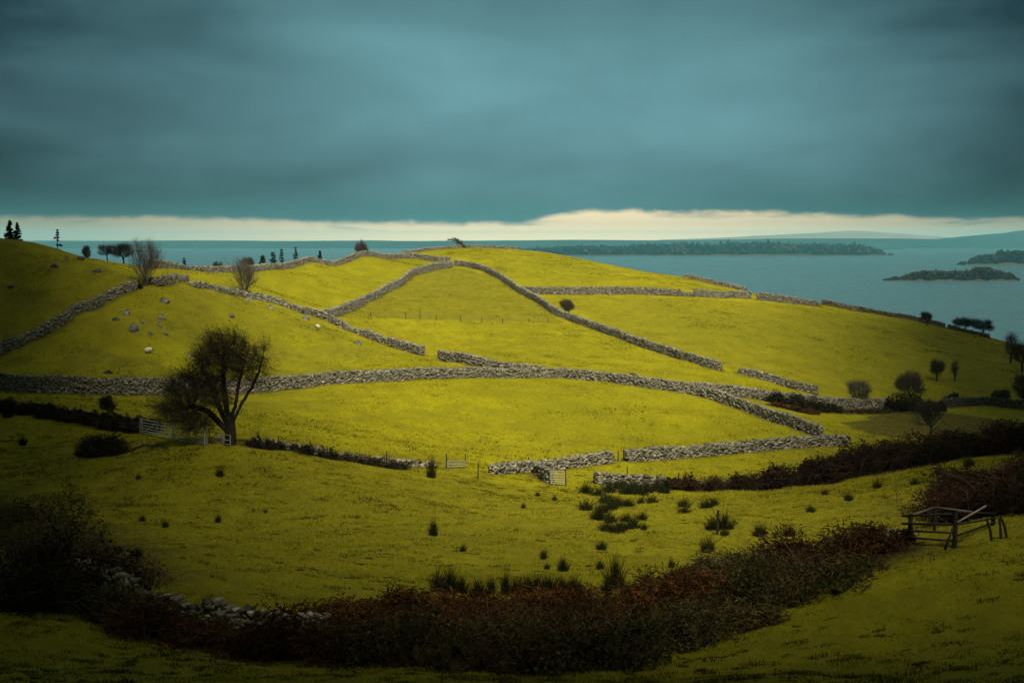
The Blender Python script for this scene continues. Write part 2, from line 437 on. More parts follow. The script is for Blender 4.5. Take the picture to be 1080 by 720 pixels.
wood('pine_island_wood', 'pine_island', [(1010, 1), (1018, 8), (1026, 17), (1040, 22), (1050, 24), (1056, 30), (1066, 33), (1074, 28), (1090, 32), (1130, 35), (1190, 25), (1220, 2)], 3200, 60, 9, 240, [(0.018, 0.028, 0.014), (0.028, 0.034, 0.016)], 35)

# ------------------------------------------------------------------ dry stone walls
def catmull(p, step):
    p = np.asarray(p, float)
    q = np.concatenate([[2 * p[0] - p[1]], p, [2 * p[-1] - p[-2]]])
    out = []
    for i in range(1, len(q) - 2):
        a, b, c, d = q[i - 1], q[i], q[i + 1], q[i + 2]
        for t in np.linspace(0, 1, 24, endpoint=False):
            out.append(0.5 * (2 * b + (c - a) * t + (2 * a - 5 * b + 4 * c - d) * t * t + (3 * b - a - 3 * c + d) * t ** 3))
    out.append(p[-1]); out = np.array(out)
    s = np.concatenate([[0], np.cumsum(np.linalg.norm(np.diff(out, axis=0), axis=1))])
    m = max(2, int(s[-1] / step) + 1)
    t = np.linspace(0, s[-1], m)
    return np.stack([np.interp(t, s, out[:, 0]), np.interp(t, s, out[:, 1])], 1), t

STONE_COLS = np.array([0.62, 0.58, 0.455]) * np.array([[.40, .385, .33], [.30, .29, .25], [.22, .21, .18], [.14, .135, .11], [.34, .33, .27], [.50, .48, .42], [.19, .175, .12], [.26, .24, .19]])
WALLS = {}; WALL_LINES = []
def wall(key, label, pts_, h0, h1=None, width=0.7, size=0.30, tumble=0.0, dark=1.0, gaps=()):
    """pts_: ground points in metres; h0, h1: height at the start and end"""
    h1 = h0 if h1 is None else h1
    far_ = float(np.clip((np.mean([p[1] for p in pts_]) - 130) / 60, 0, 1)); h0 *= 1 - 0.12 * far_; h1 *= 1 - 0.12 * far_
    xy, t = catmull([p[:2] for p in pts_], 0.3)
    WALL_LINES.append(xy)
    Ltot = t[-1]
    tang = np.gradient(xy, axis=0); tang /= np.linalg.norm(tang, axis=1, keepdims=True)
    z = H(xy[:, 0], xy[:, 1])
    z = np.convolve(np.pad(z, 6, 'edge'), np.ones(13) / 13, 'valid')
    def top(s):
        h = np.interp(s, [0, Ltot], [h0, h1])
        w = fbm(s / 4.5, s * 0 + len(WALLS) * 3.3, 41, 3)
        h = h * (1 + 0.17 * w - tumble * np.clip(fbm(s / 2.6, s * 0 + len(WALLS) * 7.7, 57, 2) * 2 - 0.15, 0, 1))
        for g0, g1, k in gaps: h = np.where((s > g0 * Ltot) & (s < g1 * Ltot), h * k, h)
        return h
    P_, S_, T_ = [], [], []
    course = size * 0.62
    nc = int(max(h0, h1) / course + 1)
    for c in range(nc):
        zc = course * (c + 0.4)
        for side in (-1, 1):
            nS = int(Ltot / (size * 0.92))
            if nS < 1: continue
            s = (np.arange(nS) + 0.5) * Ltot / nS + RNG.normal(0, size * 0.2, nS)
            s = np.clip(s, 0, Ltot)
            keep = top(s) > zc + course * 0.25
            s = s[keep]
            if not len(s): continue
            bx = np.interp(s, t, xy[:, 0]); by = np.interp(s, t, xy[:, 1]); bz = np.interp(s, t, z)
            tx = np.interp(s, t, tang[:, 0]); ty = np.interp(s, t, tang[:, 1])
            off = side * (width / 2 - 0.14 - 0.13 * zc / max(h0, h1) * width + RNG.normal(0, 0.035, len(s)))
            P_.append(np.stack([bx - ty * off, by + tx * off, bz + zc + RNG.normal(0, 0.035, len(s)) - 0.06], 1))
            S_.append(np.stack([size * RNG.uniform(0.6, 1.5, len(s)), RNG.uniform(0.24, 0.4, len(s)), course * RNG.uniform(0.75, 1.45, len(s))], 1))
            T_.append(np.stack([tx, ty], 1))
    nS = int(Ltot / (size * 0.72))
    if nS > 0:                                                        # the cope: stones set on edge along the top
        s = (np.arange(nS) + 0.5) * Ltot / nS
        bx = np.interp(s, t, xy[:, 0]); by = np.interp(s, t, xy[:, 1]); bz = np.interp(s, t, z)
        tx = np.interp(s, t, tang[:, 0]); ty = np.interp(s, t, tang[:, 1])
        P_.append(np.stack([bx + RNG.normal(0, .05, nS), by + RNG.normal(0, .05, nS), bz + top(s) + RNG.uniform(-0.1, 0.08, nS)], 1))
        S_.append(np.stack([size * RNG.uniform(0.45, 1.1, nS), width * RNG.uniform(0.5, 0.85, nS), size * RNG.uniform(0.5, 0.95, nS)], 1))
        T_.append(np.stack([tx, ty], 1))
    mb = MB()
    Pc, Sc, Tc = np.concatenate(P_), np.concatenate(S_), np.concatenate(T_)
    col = STONE_COLS[RNG.integers(0, len(STONE_COLS), len(Pc))] * RNG.uniform(0.7, 1.25, (len(Pc), 1))
    soft = np.clip((xy[:, 1].mean() - 110) / 160, 0, 0.38)            # far walls blended towards one grey
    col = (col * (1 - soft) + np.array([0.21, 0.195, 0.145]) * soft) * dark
    stones(mb, Pc, Sc, Tc, 0.26, 0.2, col)
    # the rubble heart, a rough ribbon inside the two faces
    hh = np.maximum(top(t) - 0.12, 0.1); nrm = np.stack([-tang[:, 1], tang[:, 0]], 1)
    sec = [(-0.34, -0.25), (-0.24, 1.0), (0.24, 1.0), (0.34, -0.25)]
    V = []
    for o_, k_ in sec:
        q = xy + nrm * (o_ * width); V.append(np.stack([q[:, 0], q[:, 1], z + np.where(k_ > 0, hh * k_, k_)], 1))
    V = np.stack(V, 1); m = len(t); i = np.arange(m * 4).reshape(m, 4)
    f = np.concatenate([np.stack([i[:-1, k], i[1:, k], i[1:, k + 1], i[:-1, k + 1]], -1) for k in range(3)])
    mb.add(V.reshape(-1, 3), f, (0.045, 0.042, 0.032)); mb.f.append(np.array([[3, 2, 1, 0], [m * 4 - 4, m * 4 - 3, m * 4 - 2, m * 4 - 1]]) + mb.n - m * 4); mb.c.append(np.full((2, 3), 0.1))
    org = np.array([xy[0, 0], xy[0, 1], z[0]])
    o = mb.build('dry_stone_wall', M_STONE, loc=org)
    WALLS[key] = o
    return tag(o, label, 'wall', 'dry stone walls between the fields')

G = lambda *uv: [ground(u, v) for u, v in uv]
wall('main', 'long tall dry stone wall running behind the dark spreading tree to the middle of the hill foot', G((-30, 410), (0, 411), (60, 414), (120, 416), (165, 416), (220, 414), (280, 412), (340, 406), (400, 402), (450, 399), (500, 398), (560, 398), (599, 398)), 1.75, 1.15, size=0.26)
wall('diag', 'dry stone wall curving down from the corner of the long wall to a blunt end above the low field wall', G((600, 399), (640, 402), (680, 408), (740, 418), (780, 431), (820, 446), (866, 461)), 1.2, 1.35)
wall('right', 'pale dry stone wall with dark scrub against it at the foot of the far right slope', G((722, 413), (760, 416), (800, 421), (840, 426), (880, 430), (937, 431)), 1.25, 1.6)
wall('right_far', 'overgrown dark wall arching along the valley bottom to the right edge of the photo', G((994, 430), (1015, 428), (1040, 427), (1065, 430), (1100, 434)), 1.3, 1.3, dark=0.55)
wall('short', 'short straight wall beyond the gap at the lower end of the long descending wall', G((779, 394), (800, 399), (820, 405), (862, 416)), 1.1)
wall('descend', 'long wall descending rightwards from the hilltop past the lone round thorn tree to a gateway', G((480, 280), (500, 283), (530, 296), (560, 315), (580, 328), (610, 341), (650, 355), (700, 373), (740, 385), (760, 391)), 1.3, 1.35)
wall('curve', 'pale wall climbing in a curve from the lower left up to the hilltop junction', G((341, 335), (370, 327), (400, 312), (430, 294), (455, 285), (476, 281)), 1.5, 1.4)
wall('left_down', 'uneven wall descending from the left skyline tree past the leaning thorn to a narrow gap', G((200, 301), (232, 308), (262, 314), (300, 323), (340, 336), (380, 353), (405, 363)), 0.8, 1.35, tumble=0.5)
wall('left_stub', 'short stub of wall between the narrow gap and the wide gateway below it', G((410, 365), (428, 370), (446, 375)), 1.45)
wall('gate_right', 'wall starting at the wide gateway and slanting down behind the top of the long wall', G((463, 379.5), (500, 385.5), (540, 392), (575, 396)), 1.4, 1.2)
wall('left_hill', 'wall climbing the dark left hillside up to the fan-shaped bare tree', G((-25, 384), (0, 373), (30, 360), (60, 345), (90, 327), (120, 314), (143, 304)), 1.25, 1.1, tumble=0.25)
wall('tree_bank', 'lumpy stretch of broken wall on the right of the fan-shaped bare tree', G((158, 300), (175, 298), (197, 297)), 1.2, 1.0, tumble=0.4)
wall('upper_back', 'low far wall along the upper left skyline that bends down to the hilltop junction', [at(160, 232), at(200, 254), at(240, 260), at(270, 264), at(300, 278), at(330, 292), at(360, 306), at(390, 320), at(430, 332), at(447, 332), at(462, 331), at(475, 331)], 1.2, 1.2)
wall('crest', 'faint low wall lying along the very top of the hill under the leaning thorn', [crest(u, 330) for u in (425, 450, 480, 510, 530, 547)], 0.8, 0.7)
wall('cross', 'tall wall crossing the right shoulder of the hill, with a fallen dip near its right end', G((549, 309), (580, 310), (612, 310), (650, 310), (690, 311), (712, 312), (740, 313), (770, 314), (792, 315)), 1.5, 1.45, gaps=((0.685, 0.74, 0.62),))
wall('brow', 'thin wall slanting down the brow just above the tall crossing wall, against the lake', [crest(u, 300) for u in (722, 745, 768, 788)], 0.9, 1.1)
wall('shore', 'wall stepping down the right brow from the notch to the wide lakeside gap', G((798, 316), (815, 318), (835, 320), (862, 323)), 1.9, 1.1)
wall('shore_low', 'low wall along the right brow below the wide gap, ending by the first small thorn', [crest(u, 250, -2) for u in (868, 885, 905, 940, 975, 997)], 1.1, 1.0)
wall('shore_end', 'last short low wall on the right brow beneath the two wind-combed thorns', [crest(u, 250, -2) for u in (1001, 1015, 1030, 1045)], 0.9, 0.8)
wall('gate_wall', 'ragged low wall left of the gateway, ending beside the small field gate', G((518, 499), (545, 498), (565, 496), (600, 493), (645, 488)), 0.75, 0.95, tumble=0.35)
wall('return', 'stubby end of wall turning towards us at the small field gate', G((566, 500), (573, 505), (580, 510)), 0.95, 1.1, dark=0.8)
wall('below', 'straight speckled wall to the right of the gateway at the bottom of the bright field', G((660, 486), (720, 482), (780, 477), (840, 472), (893, 468)), 1.08, 1.0, size=0.27)
wall('hedge_end', 'short wall end sticking out of the left tip of the long dark hedge', G((627, 510), (645, 511), (670, 512), (702, 514)), 0.95, 0.8, size=0.26)
wall('bank', 'low tumbled wall half buried in scrub running right from the spreading tree', G((262, 470), (300, 473), (340, 480), (380, 487), (430, 491), (458, 493)), 0.42, 0.4, tumble=0.5)
wall('near', 'nearest wall of big pale stones showing above the brambles at lower left', G((78, 606), (100, 615), (130, 627), (165, 641), (200, 652), (235, 660), (270, 668), (345, 674)), 0.62, 0.8, width=0.5, size=0.23, tumble=0.75, dark=1.2)
wall('pen_wall', 'low white stones of a wall running behind the wooden pen on the right', G((900, 579), (925, 575), (945, 572), (962, 570)), 0.45, 0.6, tumble=0.5, size=0.22, dark=0.6)


# dark contact shade painted on the ground along the foot of every wall
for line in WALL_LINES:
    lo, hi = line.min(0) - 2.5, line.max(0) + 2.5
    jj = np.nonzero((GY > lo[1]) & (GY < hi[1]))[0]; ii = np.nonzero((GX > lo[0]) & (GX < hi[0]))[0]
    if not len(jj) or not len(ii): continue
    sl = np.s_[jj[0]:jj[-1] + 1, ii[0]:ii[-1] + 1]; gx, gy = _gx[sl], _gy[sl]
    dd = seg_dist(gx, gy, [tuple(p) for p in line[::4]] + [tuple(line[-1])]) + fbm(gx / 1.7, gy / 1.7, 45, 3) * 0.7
    litter_shade[sl] = np.maximum(litter_shade[sl], np.clip((1.15 - dd) / 0.6, 0, 1) * 0.6)
_lh = np.clip((-14 - _gx) / 12, 0, 1) * np.clip((_gy - 135) / 15, 0, 1) * np.clip((240 - _gy) / 20, 0, 1)
rough = np.maximum(rough, _lh * np.clip(fbm(_gx / 7, _gy / 4, 61, 4) * 1.8 + 0.3, 0, 1))
for nm, arr in (('rough', rough), ('litter_shade', litter_shade)):
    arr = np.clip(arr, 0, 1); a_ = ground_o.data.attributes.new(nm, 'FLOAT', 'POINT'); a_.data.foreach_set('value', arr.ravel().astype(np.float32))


# ------------------------------------------------------------------ trees grown into a crown outline
def grow(root, trunk, blobs, step, infl, kill, seed, maxn=1400, bias=(0, 0, 0), limbs=()):
    """space colonisation: root (0,0,0), trunk = list of points to follow first, blobs = (centre, radii, count)"""
    rng = np.random.default_rng(seed)
    A = []
    for c, r, k in blobs:
        w = rng.normal(0, 1, (k, 3)); w /= np.linalg.norm(w, axis=1, keepdims=True)
        A.append(np.asarray(c) + w * np.asarray(r) * rng.uniform(0.15, 1, (k, 1)) ** 0.45)
    A = np.concatenate(A)
    pos = [np.zeros(3)]; par = [-1]
    for p in trunk:
        p = np.asarray(p, float); q = pos[-1]; m = max(1, int(np.linalg.norm(p - q) / step))
        for i in range(1, m + 1): pos.append(q + (p - q) * i / m); par.append(len(pos) - 2)
    fork = len(pos) - 1
    for limb in limbs:
        cur = fork
        for p in limb:
            p = np.asarray(p, float); q = np.asarray(pos[cur]); m = max(1, int(np.linalg.norm(p - q) / step))
            for i in range(1, m + 1): pos.append(q + (p - q) * i / m + rng.normal(0, step * 0.11, 3)); par.append(cur); cur = len(pos) - 1
    pos = [np.array(p) for p in pos]
    X = np.array(pos); near = np.full(len(A), 1e9); who = np.zeros(len(A), int)
    def upd(lo):
        nonlocal near, who
        d = np.linalg.norm(A[:, None] - X[None, lo:], axis=2)
        j = d.argmin(1); dm = d[np.arange(len(A)), j]; b = dm < near
        near = np.where(b, dm, near); who = np.where(b, j + lo, who)
    upd(0)
    for it in range(400):
        m = near < infl
        if not m.any() or len(X) > maxn: break
        new, np_ = [], []
        for k in np.unique(who[m]):
            v = A[m & (who == k)] - X[k]; v /= np.linalg.norm(v, axis=1, keepdims=True)
            d = v.sum(0) / len(v) + rng.normal(0, 0.22, 3) + np.asarray(bias); L_ = np.linalg.norm(d)
            if L_ < 1e-3: continue
            new.append(X[k] + d / L_ * step); np_.append(k)
        if not new: break
        lo = len(X); X = np.concatenate([X, new]); par += np_
        upd(lo)
        keep = near > kill
        A = A[keep]; near = near[keep]; who = who[keep]
        if not len(A): break
    return X, np.array(par)

def tree_meshes(X, par, r_tip, r_base, seed, twigs=3, twig_len=0.6, twig_bias=(0, 0, 0.2), leaves=0, leaf=0.06, bark=(0.06, 0.05, 0.04), twc=(0.055, 0.045, 0.035), leafc=((0.07, 0.06, 0.012),), k=5, expo=2.3, spread=0.55, tw=0.35):
    rng = np.random.default_rng(seed)
    n_ = len(X); cnt = np.zeros(n_); kids = np.zeros(n_, int)
    for i in range(n_ - 1, 0, -1):
        if kids[i] == 0: cnt[i] = 1
        cnt[par[i]] += cnt[i]; kids[par[i]] += 1
    r = r_tip * np.maximum(cnt, 1) ** (1 / expo)
    sc = min(1.0, r_base / r[0]); r = np.where(r > r_tip * 2, r_tip * 2 + (r - r_tip * 2) * ((r_base - r_tip * 2) / max(r[0] - r_tip * 2, 1e-6)), r)
    e = np.arange(1, n_)
    wood_, fine = MB(), MB()
    thick = r[e] > r_tip * 1.9
    vari = rng.uniform(0.75, 1.25, (n_, 1))
    rr0 = np.minimum(r[par[e]], r[e] * 1.35)
    cb = np.asarray(bark)[None] * vari
    if thick.any():                                                    # limbs: each length runs a little into the next, so that bends close
        a0, a1 = X[par[e]][thick], X[e][thick]; dv = a1 - a0; dv /= np.maximum(np.linalg.norm(dv, axis=1, keepdims=True), 1e-9)
        rt = r[e][thick][:, None]
        rods(wood_, a0 - dv * rt * 0.45, a1 + dv * rt * 0.45, np.maximum(rr0[thick], 0), r[e][thick] * 0.97, k + 2, cb[e][thick] * 0.3 + np.asarray(bark)[None] * 0.7)
    root_e = e[par[e] == 0]                                             # the flare of the root
    rods(wood_, X[0] + [[0, 0, -0.4]], X[0] + [[0, 0, 0.25]], r_base * 1.7, r_base * 1.02, 8, np.asarray(bark)[None])
    if (~thick).any(): rods(fine, X[par[e]][~thick], X[e][~thick], rr0[~thick], r[e][~thick], 4, cb[e][~thick])
    tips = e[r[e] < r_tip * 2.6]
    src = np.repeat(tips, twigs)
    dirv = X[src] - X[par[src]]; dirv /= np.linalg.norm(dirv, axis=1, keepdims=True)
    p0 = X[par[src]] + (X[src] - X[par[src]]) * rng.uniform(0, 1, (len(src), 1))
    d = dirv * 0.7 + rng.normal(0, spread, (len(src), 3)) + np.asarray(twig_bias); d /= np.linalg.norm(d, axis=1, keepdims=True)
    Lh = twig_len * rng.uniform(0.4, 1.1, (len(src), 1))
    p1 = p0 + d * Lh * 0.55
    d2 = d + rng.normal(0, 0.35, d.shape) + np.asarray(twig_bias) * 0.6; d2 /= np.linalg.norm(d2, axis=1, keepdims=True)
    p2 = p1 + d2 * Lh * 0.6
    tc = np.asarray(twc)[None] * rng.uniform(0.6, 1.5, (len(src), 1))
    rods(fine, p0, p1, r_tip * tw * 1.5, r_tip * tw, 3, tc); rods(fine, p1, p2, r_tip * tw, r_tip * tw * 0.35, 3, tc)
    for s_ in (0.3, 0.6):                                              # side shoots
        q = p1 + (p2 - p1) * s_; dd = d2 + rng.normal(0, 0.6, d.shape); dd /= np.linalg.norm(dd, axis=1, keepdims=True)
        rods(fine, q, q + dd * Lh * 0.38, r_tip * tw * 0.7, r_tip * tw * 0.3, 3, tc)
    lf = None
    if leaves:
        lf = MB(); m = leaves
        w = rng.integers(0, len(p2), m); c = p1[w] + (p2[w] - p1[w]) * rng.uniform(0, 1.1, (m, 1)) + rng.normal(0, leaf * 1.5, (m, 3))
        leaf_quads(lf, c, leaf, np.asarray(leafc)[rng.integers(0, len(leafc), m)] * rng.uniform(0.6, 1.4, (m, 1)), rng)
    return wood_, fine, lf

def leaf_quads(mb, c, size, col, rng, aspect=0.55, up=0.3):
    m = len(c)
    nrm = rng.normal(0, 1, (m, 3)); nrm[:, 2] += up
    d, a, b = frames(nrm)
    th = rng.uniform(0, 2 * math.pi, (m, 1)); a2 = a * np.cos(th) + b * np.sin(th); b2 = -a * np.sin(th) + b * np.cos(th)
    s = size * rng.uniform(0.6, 1.4, (m, 1))
    v = np.stack([c - a2 * s, c + b2 * s * aspect + d * s * 0.15, c + a2 * s, c - b2 * s * aspect + d * s * 0.15], 1)
    mb.add(v.reshape(-1, 3), np.arange(m * 4).reshape(m, 4), col)

def tree(name, label, pos, trunk, blobs, r_base, seed, step=0.35, infl=3.0, kill=0.55, cat='tree', group=None, maxn=1400, bias=(0, 0, 0), sink=0.1, limbs=(), skel=None, **kw):
    X, par = skel if skel is not None else grow(None, trunk, blobs, step, infl, kill, seed, maxn, bias, limbs)
    w, f, lf = tree_meshes(X, par, kw.pop('r_tip', 0.02), r_base, seed + 1, **kw)
    root = tag(empty(name, np.asarray(pos) - [0, 0, sink]), label, cat, group)
    w.build('trunk', M_BARK, root); cr = f.build('crown', M_BARK, root)
    if lf: lf.build('leaves', M_LEAF, root)
    return root

# the dark spreading tree by the gates.  one photo pixel at its distance:
tp = ground(243, 469); px = tp[1] / F
def e_(u, v, ru, rv, k, ry=None, base=(243, 469)):
    return ((u - base[0]) * px, 0.0, (base[1] - v) * px), (ru * px, (ry or ru * 0.8) * px, rv * px), k
blobs = [e_(232, 380, 30, 26, 230), e_(205, 408, 31, 21, 190), e_(187, 430, 23, 13, 140), e_(200, 440, 20, 11, 70), e_(262, 382, 19, 20, 170), e_(250, 362, 17, 13, 90), e_(277, 388, 10, 20, 70), e_(236, 358, 16, 12, 60), e_(226, 415, 22, 16, 100), e_(279, 372, 7, 15, 40), e_(205, 444, 12, 14, 50), e_(222, 448, 8, 12, 25)]
blobs = [((c[0], RNG.uniform(-0.6, 0.6), c[2]), r_, k) for c, r_, k in blobs]
def pl(*uv): return [((u - 243) * px, RNG.uniform(-0.5, 0.5) * (i > 0), (469 - v) * px) for i, (u, v) in enumerate(uv)]
tree('spreading_tree', 'dark spreading tree with a short thick trunk and drooping left boughs beside the field gates', tp,
     [(0.05, 0, 0.6), (0.0, 0, 1.5)], blobs, 0.44, 5, step=0.22, infl=2.6, kill=0.33, maxn=4200, r_tip=0.014, twigs=9, twig_len=1.3, twig_bias=(-0.35, 0, 0.1), leaves=8000, leaf=0.05, tw=0.45,
     limbs=[pl((240, 447), (231, 430), (224, 405), (214, 385)), pl((242, 447), (239, 425), (236, 395), (238, 368)), pl((246, 446), (254, 426), (266, 406), (276, 387), (279, 372)),
            pl((238, 450), (228, 443), (219, 433), (204, 427), (186, 430)), pl((245, 442), (250, 420), (253, 400), (259, 378))],
     bark=(0.026, 0.021, 0.015), twc=(0.045, 0.036, 0.022), leafc=((0.06, 0.05, 0.012), (0.10, 0.085, 0.014), (0.03, 0.03, 0.012)), k=7)

def vase(W, Hh, seed, stems=7, wide=0.9, low=0.1):
    """many stems rising from one stool and dividing again and again up to an egg-shaped outline"""
    rng = np.random.default_rng(seed)
    X = [np.zeros(3), np.array([0, 0, low * Hh * 0.5]), np.array([0, 0, low * Hh])]; par = [-1, 0, 1]
    cz, rz, rx = Hh * 0.54, Hh * 0.48, W / 2
    def reach(p, d):                                                # distance from p along d to the outline
        q = (p - [0, 0, cz]) / [rx, rx, rz]; e = d / [rx, rx, rz]
        a, b, c = e @ e, q @ e, q @ q - 1
        disc = b * b - a * c
        k_ = 1 + 0.42 * vnoise(d[0] * 2.2 + seed * 3.1, d[2] * 2.2 + d[1] * 1.7, seed) * 2
        return max((-b + math.sqrt(disc)) / a, 0) * k_ if disc > 0 else 0.0
    def limb(k, d, L_, depth):
        m = max(3, int(L_ / (Hh * 0.055))); seg = L_ / m
        for i in range(m):
            d = d + rng.normal(0, 0.10, 3) + np.array([0, 0, 0.05 + 0.03 * depth]); d = d / np.linalg.norm(d)
            X.append(X[k] + d * seg); par.append(k); k = len(X) - 1
            if depth < 3 and i >= (1 if depth else 0) and len(X) < 900 and rng.uniform() < (0.6, 0.42, 0.22)[depth]:
                s = rng.normal(0, 1, 3); s -= d * (s @ d); s /= np.linalg.norm(s)
                d2 = d * rng.uniform(0.8, 1.0) + s * rng.uniform(0.3, 0.6); d2 /= np.linalg.norm(d2)
                r_ = reach(X[k], d2)
                if r_ > Hh * 0.07: limb(k, d2, min(r_ * rng.uniform(0.5, 1.12), Hh * (0.5, 0.34, 0.2)[depth]), depth + 1)
    for j in range(stems):
        an = 2 * math.pi * (j + rng.uniform(-0.3, 0.3)) / stems; t = wide * rng.uniform(0.1, 1.0)
        d = np.array([math.sin(t) * math.cos(an), math.sin(t) * math.sin(an), math.cos(t)])
        p = X[2]; q = p + d * Hh * 0.08
        limb(2, d, Hh * 0.08 + max(reach(q, d), Hh * 0.2) * rng.uniform(0.8, 1.03), 0)
    return np.array(X), np.array(par)

def fan_tree(label, u, v, w, h, seed, name='thorn_tree', lean=0.0, group='bare thorn trees', pos=None, stems=12, wide=1.15, low=0.05, round_=0, **kw):
    """a bare hawthorn: w, h in photo pixels; lean = sideways shift of the crown as a share of its height"""
    p = ground(u, v) if pos is None else pos
    s = p[1] / F; W, Hh = w * s, h * s
    X, par = vase(W * 0.95, Hh * 0.88, seed, stems, wide, low)
    if round_:                                                         # a dense round crown instead of a fan of stems
        rg = np.random.default_rng(seed + 7); t = low * Hh
        bl = [((0, 0, t + (Hh - t) * 0.5), (W * 0.36, W * 0.34, (Hh - t) * 0.42), int(round_ * 0.55))]
        for _ in range(6):
            an = rg.uniform(0, 6.283); bl.append(((math.cos(an) * W * 0.27, math.sin(an) * W * 0.22, t + (Hh - t) * rg.uniform(0.25, 0.78)), (W * rg.uniform(0.12, 0.24), W * 0.18, Hh * rg.uniform(0.1, 0.2)), int(round_ * 0.1)))
        X, par = grow(None, [(0, 0, max(t, 0.06 * Hh))], bl, Hh / 22, Hh * 0.5, Hh / 15, seed, 1100)
    X[:, 0] += lean * Hh * (np.maximum(X[:, 2], 0) / Hh) ** 1.4
    a = dict(r_tip=max(0.014, 0.07 * s), tw=0.36, twigs=2, twig_len=Hh * 0.17, twig_bias=(lean * 0.6, 0, 0.3), spread=0.6, bark=(0.06, 0.05, 0.04), twc=(0.075, 0.058, 0.042))
    kw.pop('maxn', None); a.update(kw)
    if round_: a['twigs'] = 9; a['tw'] = 0.5; a['twig_len'] = Hh * 0.2
    return tree(name, label, p, None, None, Hh * 0.035, seed, group=group, skel=(X, par), **a)

fan_tree('fan-shaped bare tree on the wall junction of the left skyline, tallest on that skyline', 153, 302, 48, 52, 121, lean=-0.06, stems=19, wide=0.95, twigs=2, bark=(0.09, 0.08, 0.068), twc=(0.15, 0.125, 0.10))
fan_tree('leaning bare thorn growing out of the broken wall, its crown swept to the left', 257, 310, 46, 42, 124, lean=-0.34, stems=19, wide=1.15, twigs=2, twc=(0.11, 0.088, 0.066))
fan_tree('lone little round thorn tree touching the long descending wall', 599, 332, 20, 18, 23, lean=-0.08, low=0.1, round_=300, twigs=3)
fan_tree('round bare bush standing up behind the far upper left wall', 381, 270, 18, 18, 24, pos=at(381, 319), low=0.05, round_=300, twigs=3, twc=(0.09, 0.07, 0.055))
fan_tree('small flared thorn at the end of the low lakeside wall', 978, 343, 17, 15, 25, lean=-0.12, low=0.25, round_=220)
fan_tree('wind-combed flat-topped thorn on the brow, left one of the touching pair', 1020, 351, 25, 18, 26, lean=-0.38, low=0.3, round_=240)
fan_tree('thicker wind-combed thorn on the brow, right one of the touching pair', 1038, 354, 31, 19, 27, lean=-0.3, low=0.25, round_=320)
fan_tree('winter tree standing alone in the dark grass hollow above the long hedge', 982, 460, 50, 42, 28, wide=1.1, low=0.28, stems=9, bark=(0.04, 0.035, 0.028), twc=(0.045, 0.038, 0.03))
fan_tree('small oval thorn standing on the right slope above the big round bush', 988, 402, 21, 25, 29, low=0.2, round_=300)
fan_tree('spindly sapling beside the small oval thorn on the right slope', 1007, 402, 10, 24, 30, low=0.15, round_=110)
fan_tree('big round bare bush on the right slope above the hedged wall', 960, 420, 36, 32, 31, low=0.03, round_=520, twigs=3)
fan_tree('grey twiggy bush growing against the pale wall at the foot of the right slope', 908, 430, 30, 32, 32, lean=-0.12, low=0.12, round_=260, twc=(0.09, 0.08, 0.06))
fan_tree('tall thin bare tree above the dark bush at the right edge of the slope', 1066, 383, 20, 36, 33, low=0.15, round_=240)
fan_tree('dark dense thorn cut by the right edge of the photo, on the upper slope', 1078, 392, 30, 34, 34, low=0.2, round_=400, twigs=3, bark=(0.035, 0.03, 0.025))
fan_tree('low dark bush under the right edge thorns, just above the arching wall', 1055, 426, 28, 16, 35, low=0.02, round_=300, twigs=3)
fan_tree('dark thorn crowding the right edge of the photo above the arching wall', 1082, 428, 30, 34, 36, low=0.1, round_=400, twigs=3, bark=(0.035, 0.03, 0.025))
fan_tree('faint twiggy sapling in front of the curved corner of the long wall', 667, 402, 10, 10, 37, maxn=200, twigs=3)
fan_tree('straggly sapling on the dark bank in front of the tall left wall', 114, 440, 20, 26, 38, low=0.1, round_=160, bark=(0.03, 0.026, 0.02), twc=(0.03, 0.026, 0.02))
fan_tree('flat-topped dark tree on the left skyline, first left of the fan-shaped tree', 115, 283, 26, 20, 39, pos=at(115, 232), wide=1.45, low=0.45, stems=14, lean=-0.08, bark=(0.03, 0.03, 0.025), twc=(0.03, 0.034, 0.026))
fan_tree('dark bushy tree behind the fan-shaped tree on the left skyline', 132, 286, 28, 24, 40, pos=at(132, 236), low=0.28, round_=320, bark=(0.03, 0.028, 0.025), twc=(0.035, 0.03, 0.026))
fan_tree('thin leafless sapling on the left skyline between the ragged conifer and the flat-topped tree', 93, 275, 10, 15, 41, pos=at(93, 226), maxn=200, twigs=3)
fan_tree('low bush on the far wall to the left of the leaning thorn', 231, 287, 14, 12, 42, pos=at(231, 263), low=0.02, round_=200)
fan_tree('tiny bush on the far wall midway between small conifer and low bush', 219, 287, 7, 8, 43, pos=at(219, 262), low=0.02, round_=120)
fan_tree('scrubby small tree right behind the leaning thorn at the far wall', 262, 286, 18, 14, 44, pos=at(262, 270), low=0.1, round_=240)

# the crooked thorn on the hilltop, blown almost flat towards the left
cp_ = crest(492, 330); s_ = cp_[1] / F
tree('windswept_thorn', 'crooked windswept thorn lying almost flat to the left on the hilltop skyline', cp_ - [0, 0, 0.1], [(-2 * s_, 0, 2.6 * s_), (-5 * s_, 0, 5 * s_)],
     [((-13 * s_, 0, 9.5 * s_), (7 * s_, 4 * s_, 1.7 * s_), 120), ((-7 * s_, 0, 6.5 * s_), (4 * s_, 3 * s_, 2.4 * s_), 70)], 0.35, 51, step=0.22, infl=2.5, kill=0.3, maxn=500, r_tip=0.03, twigs=6, twig_len=0.6, twig_bias=(-0.7, 0, -0.1), group='bare thorn trees')

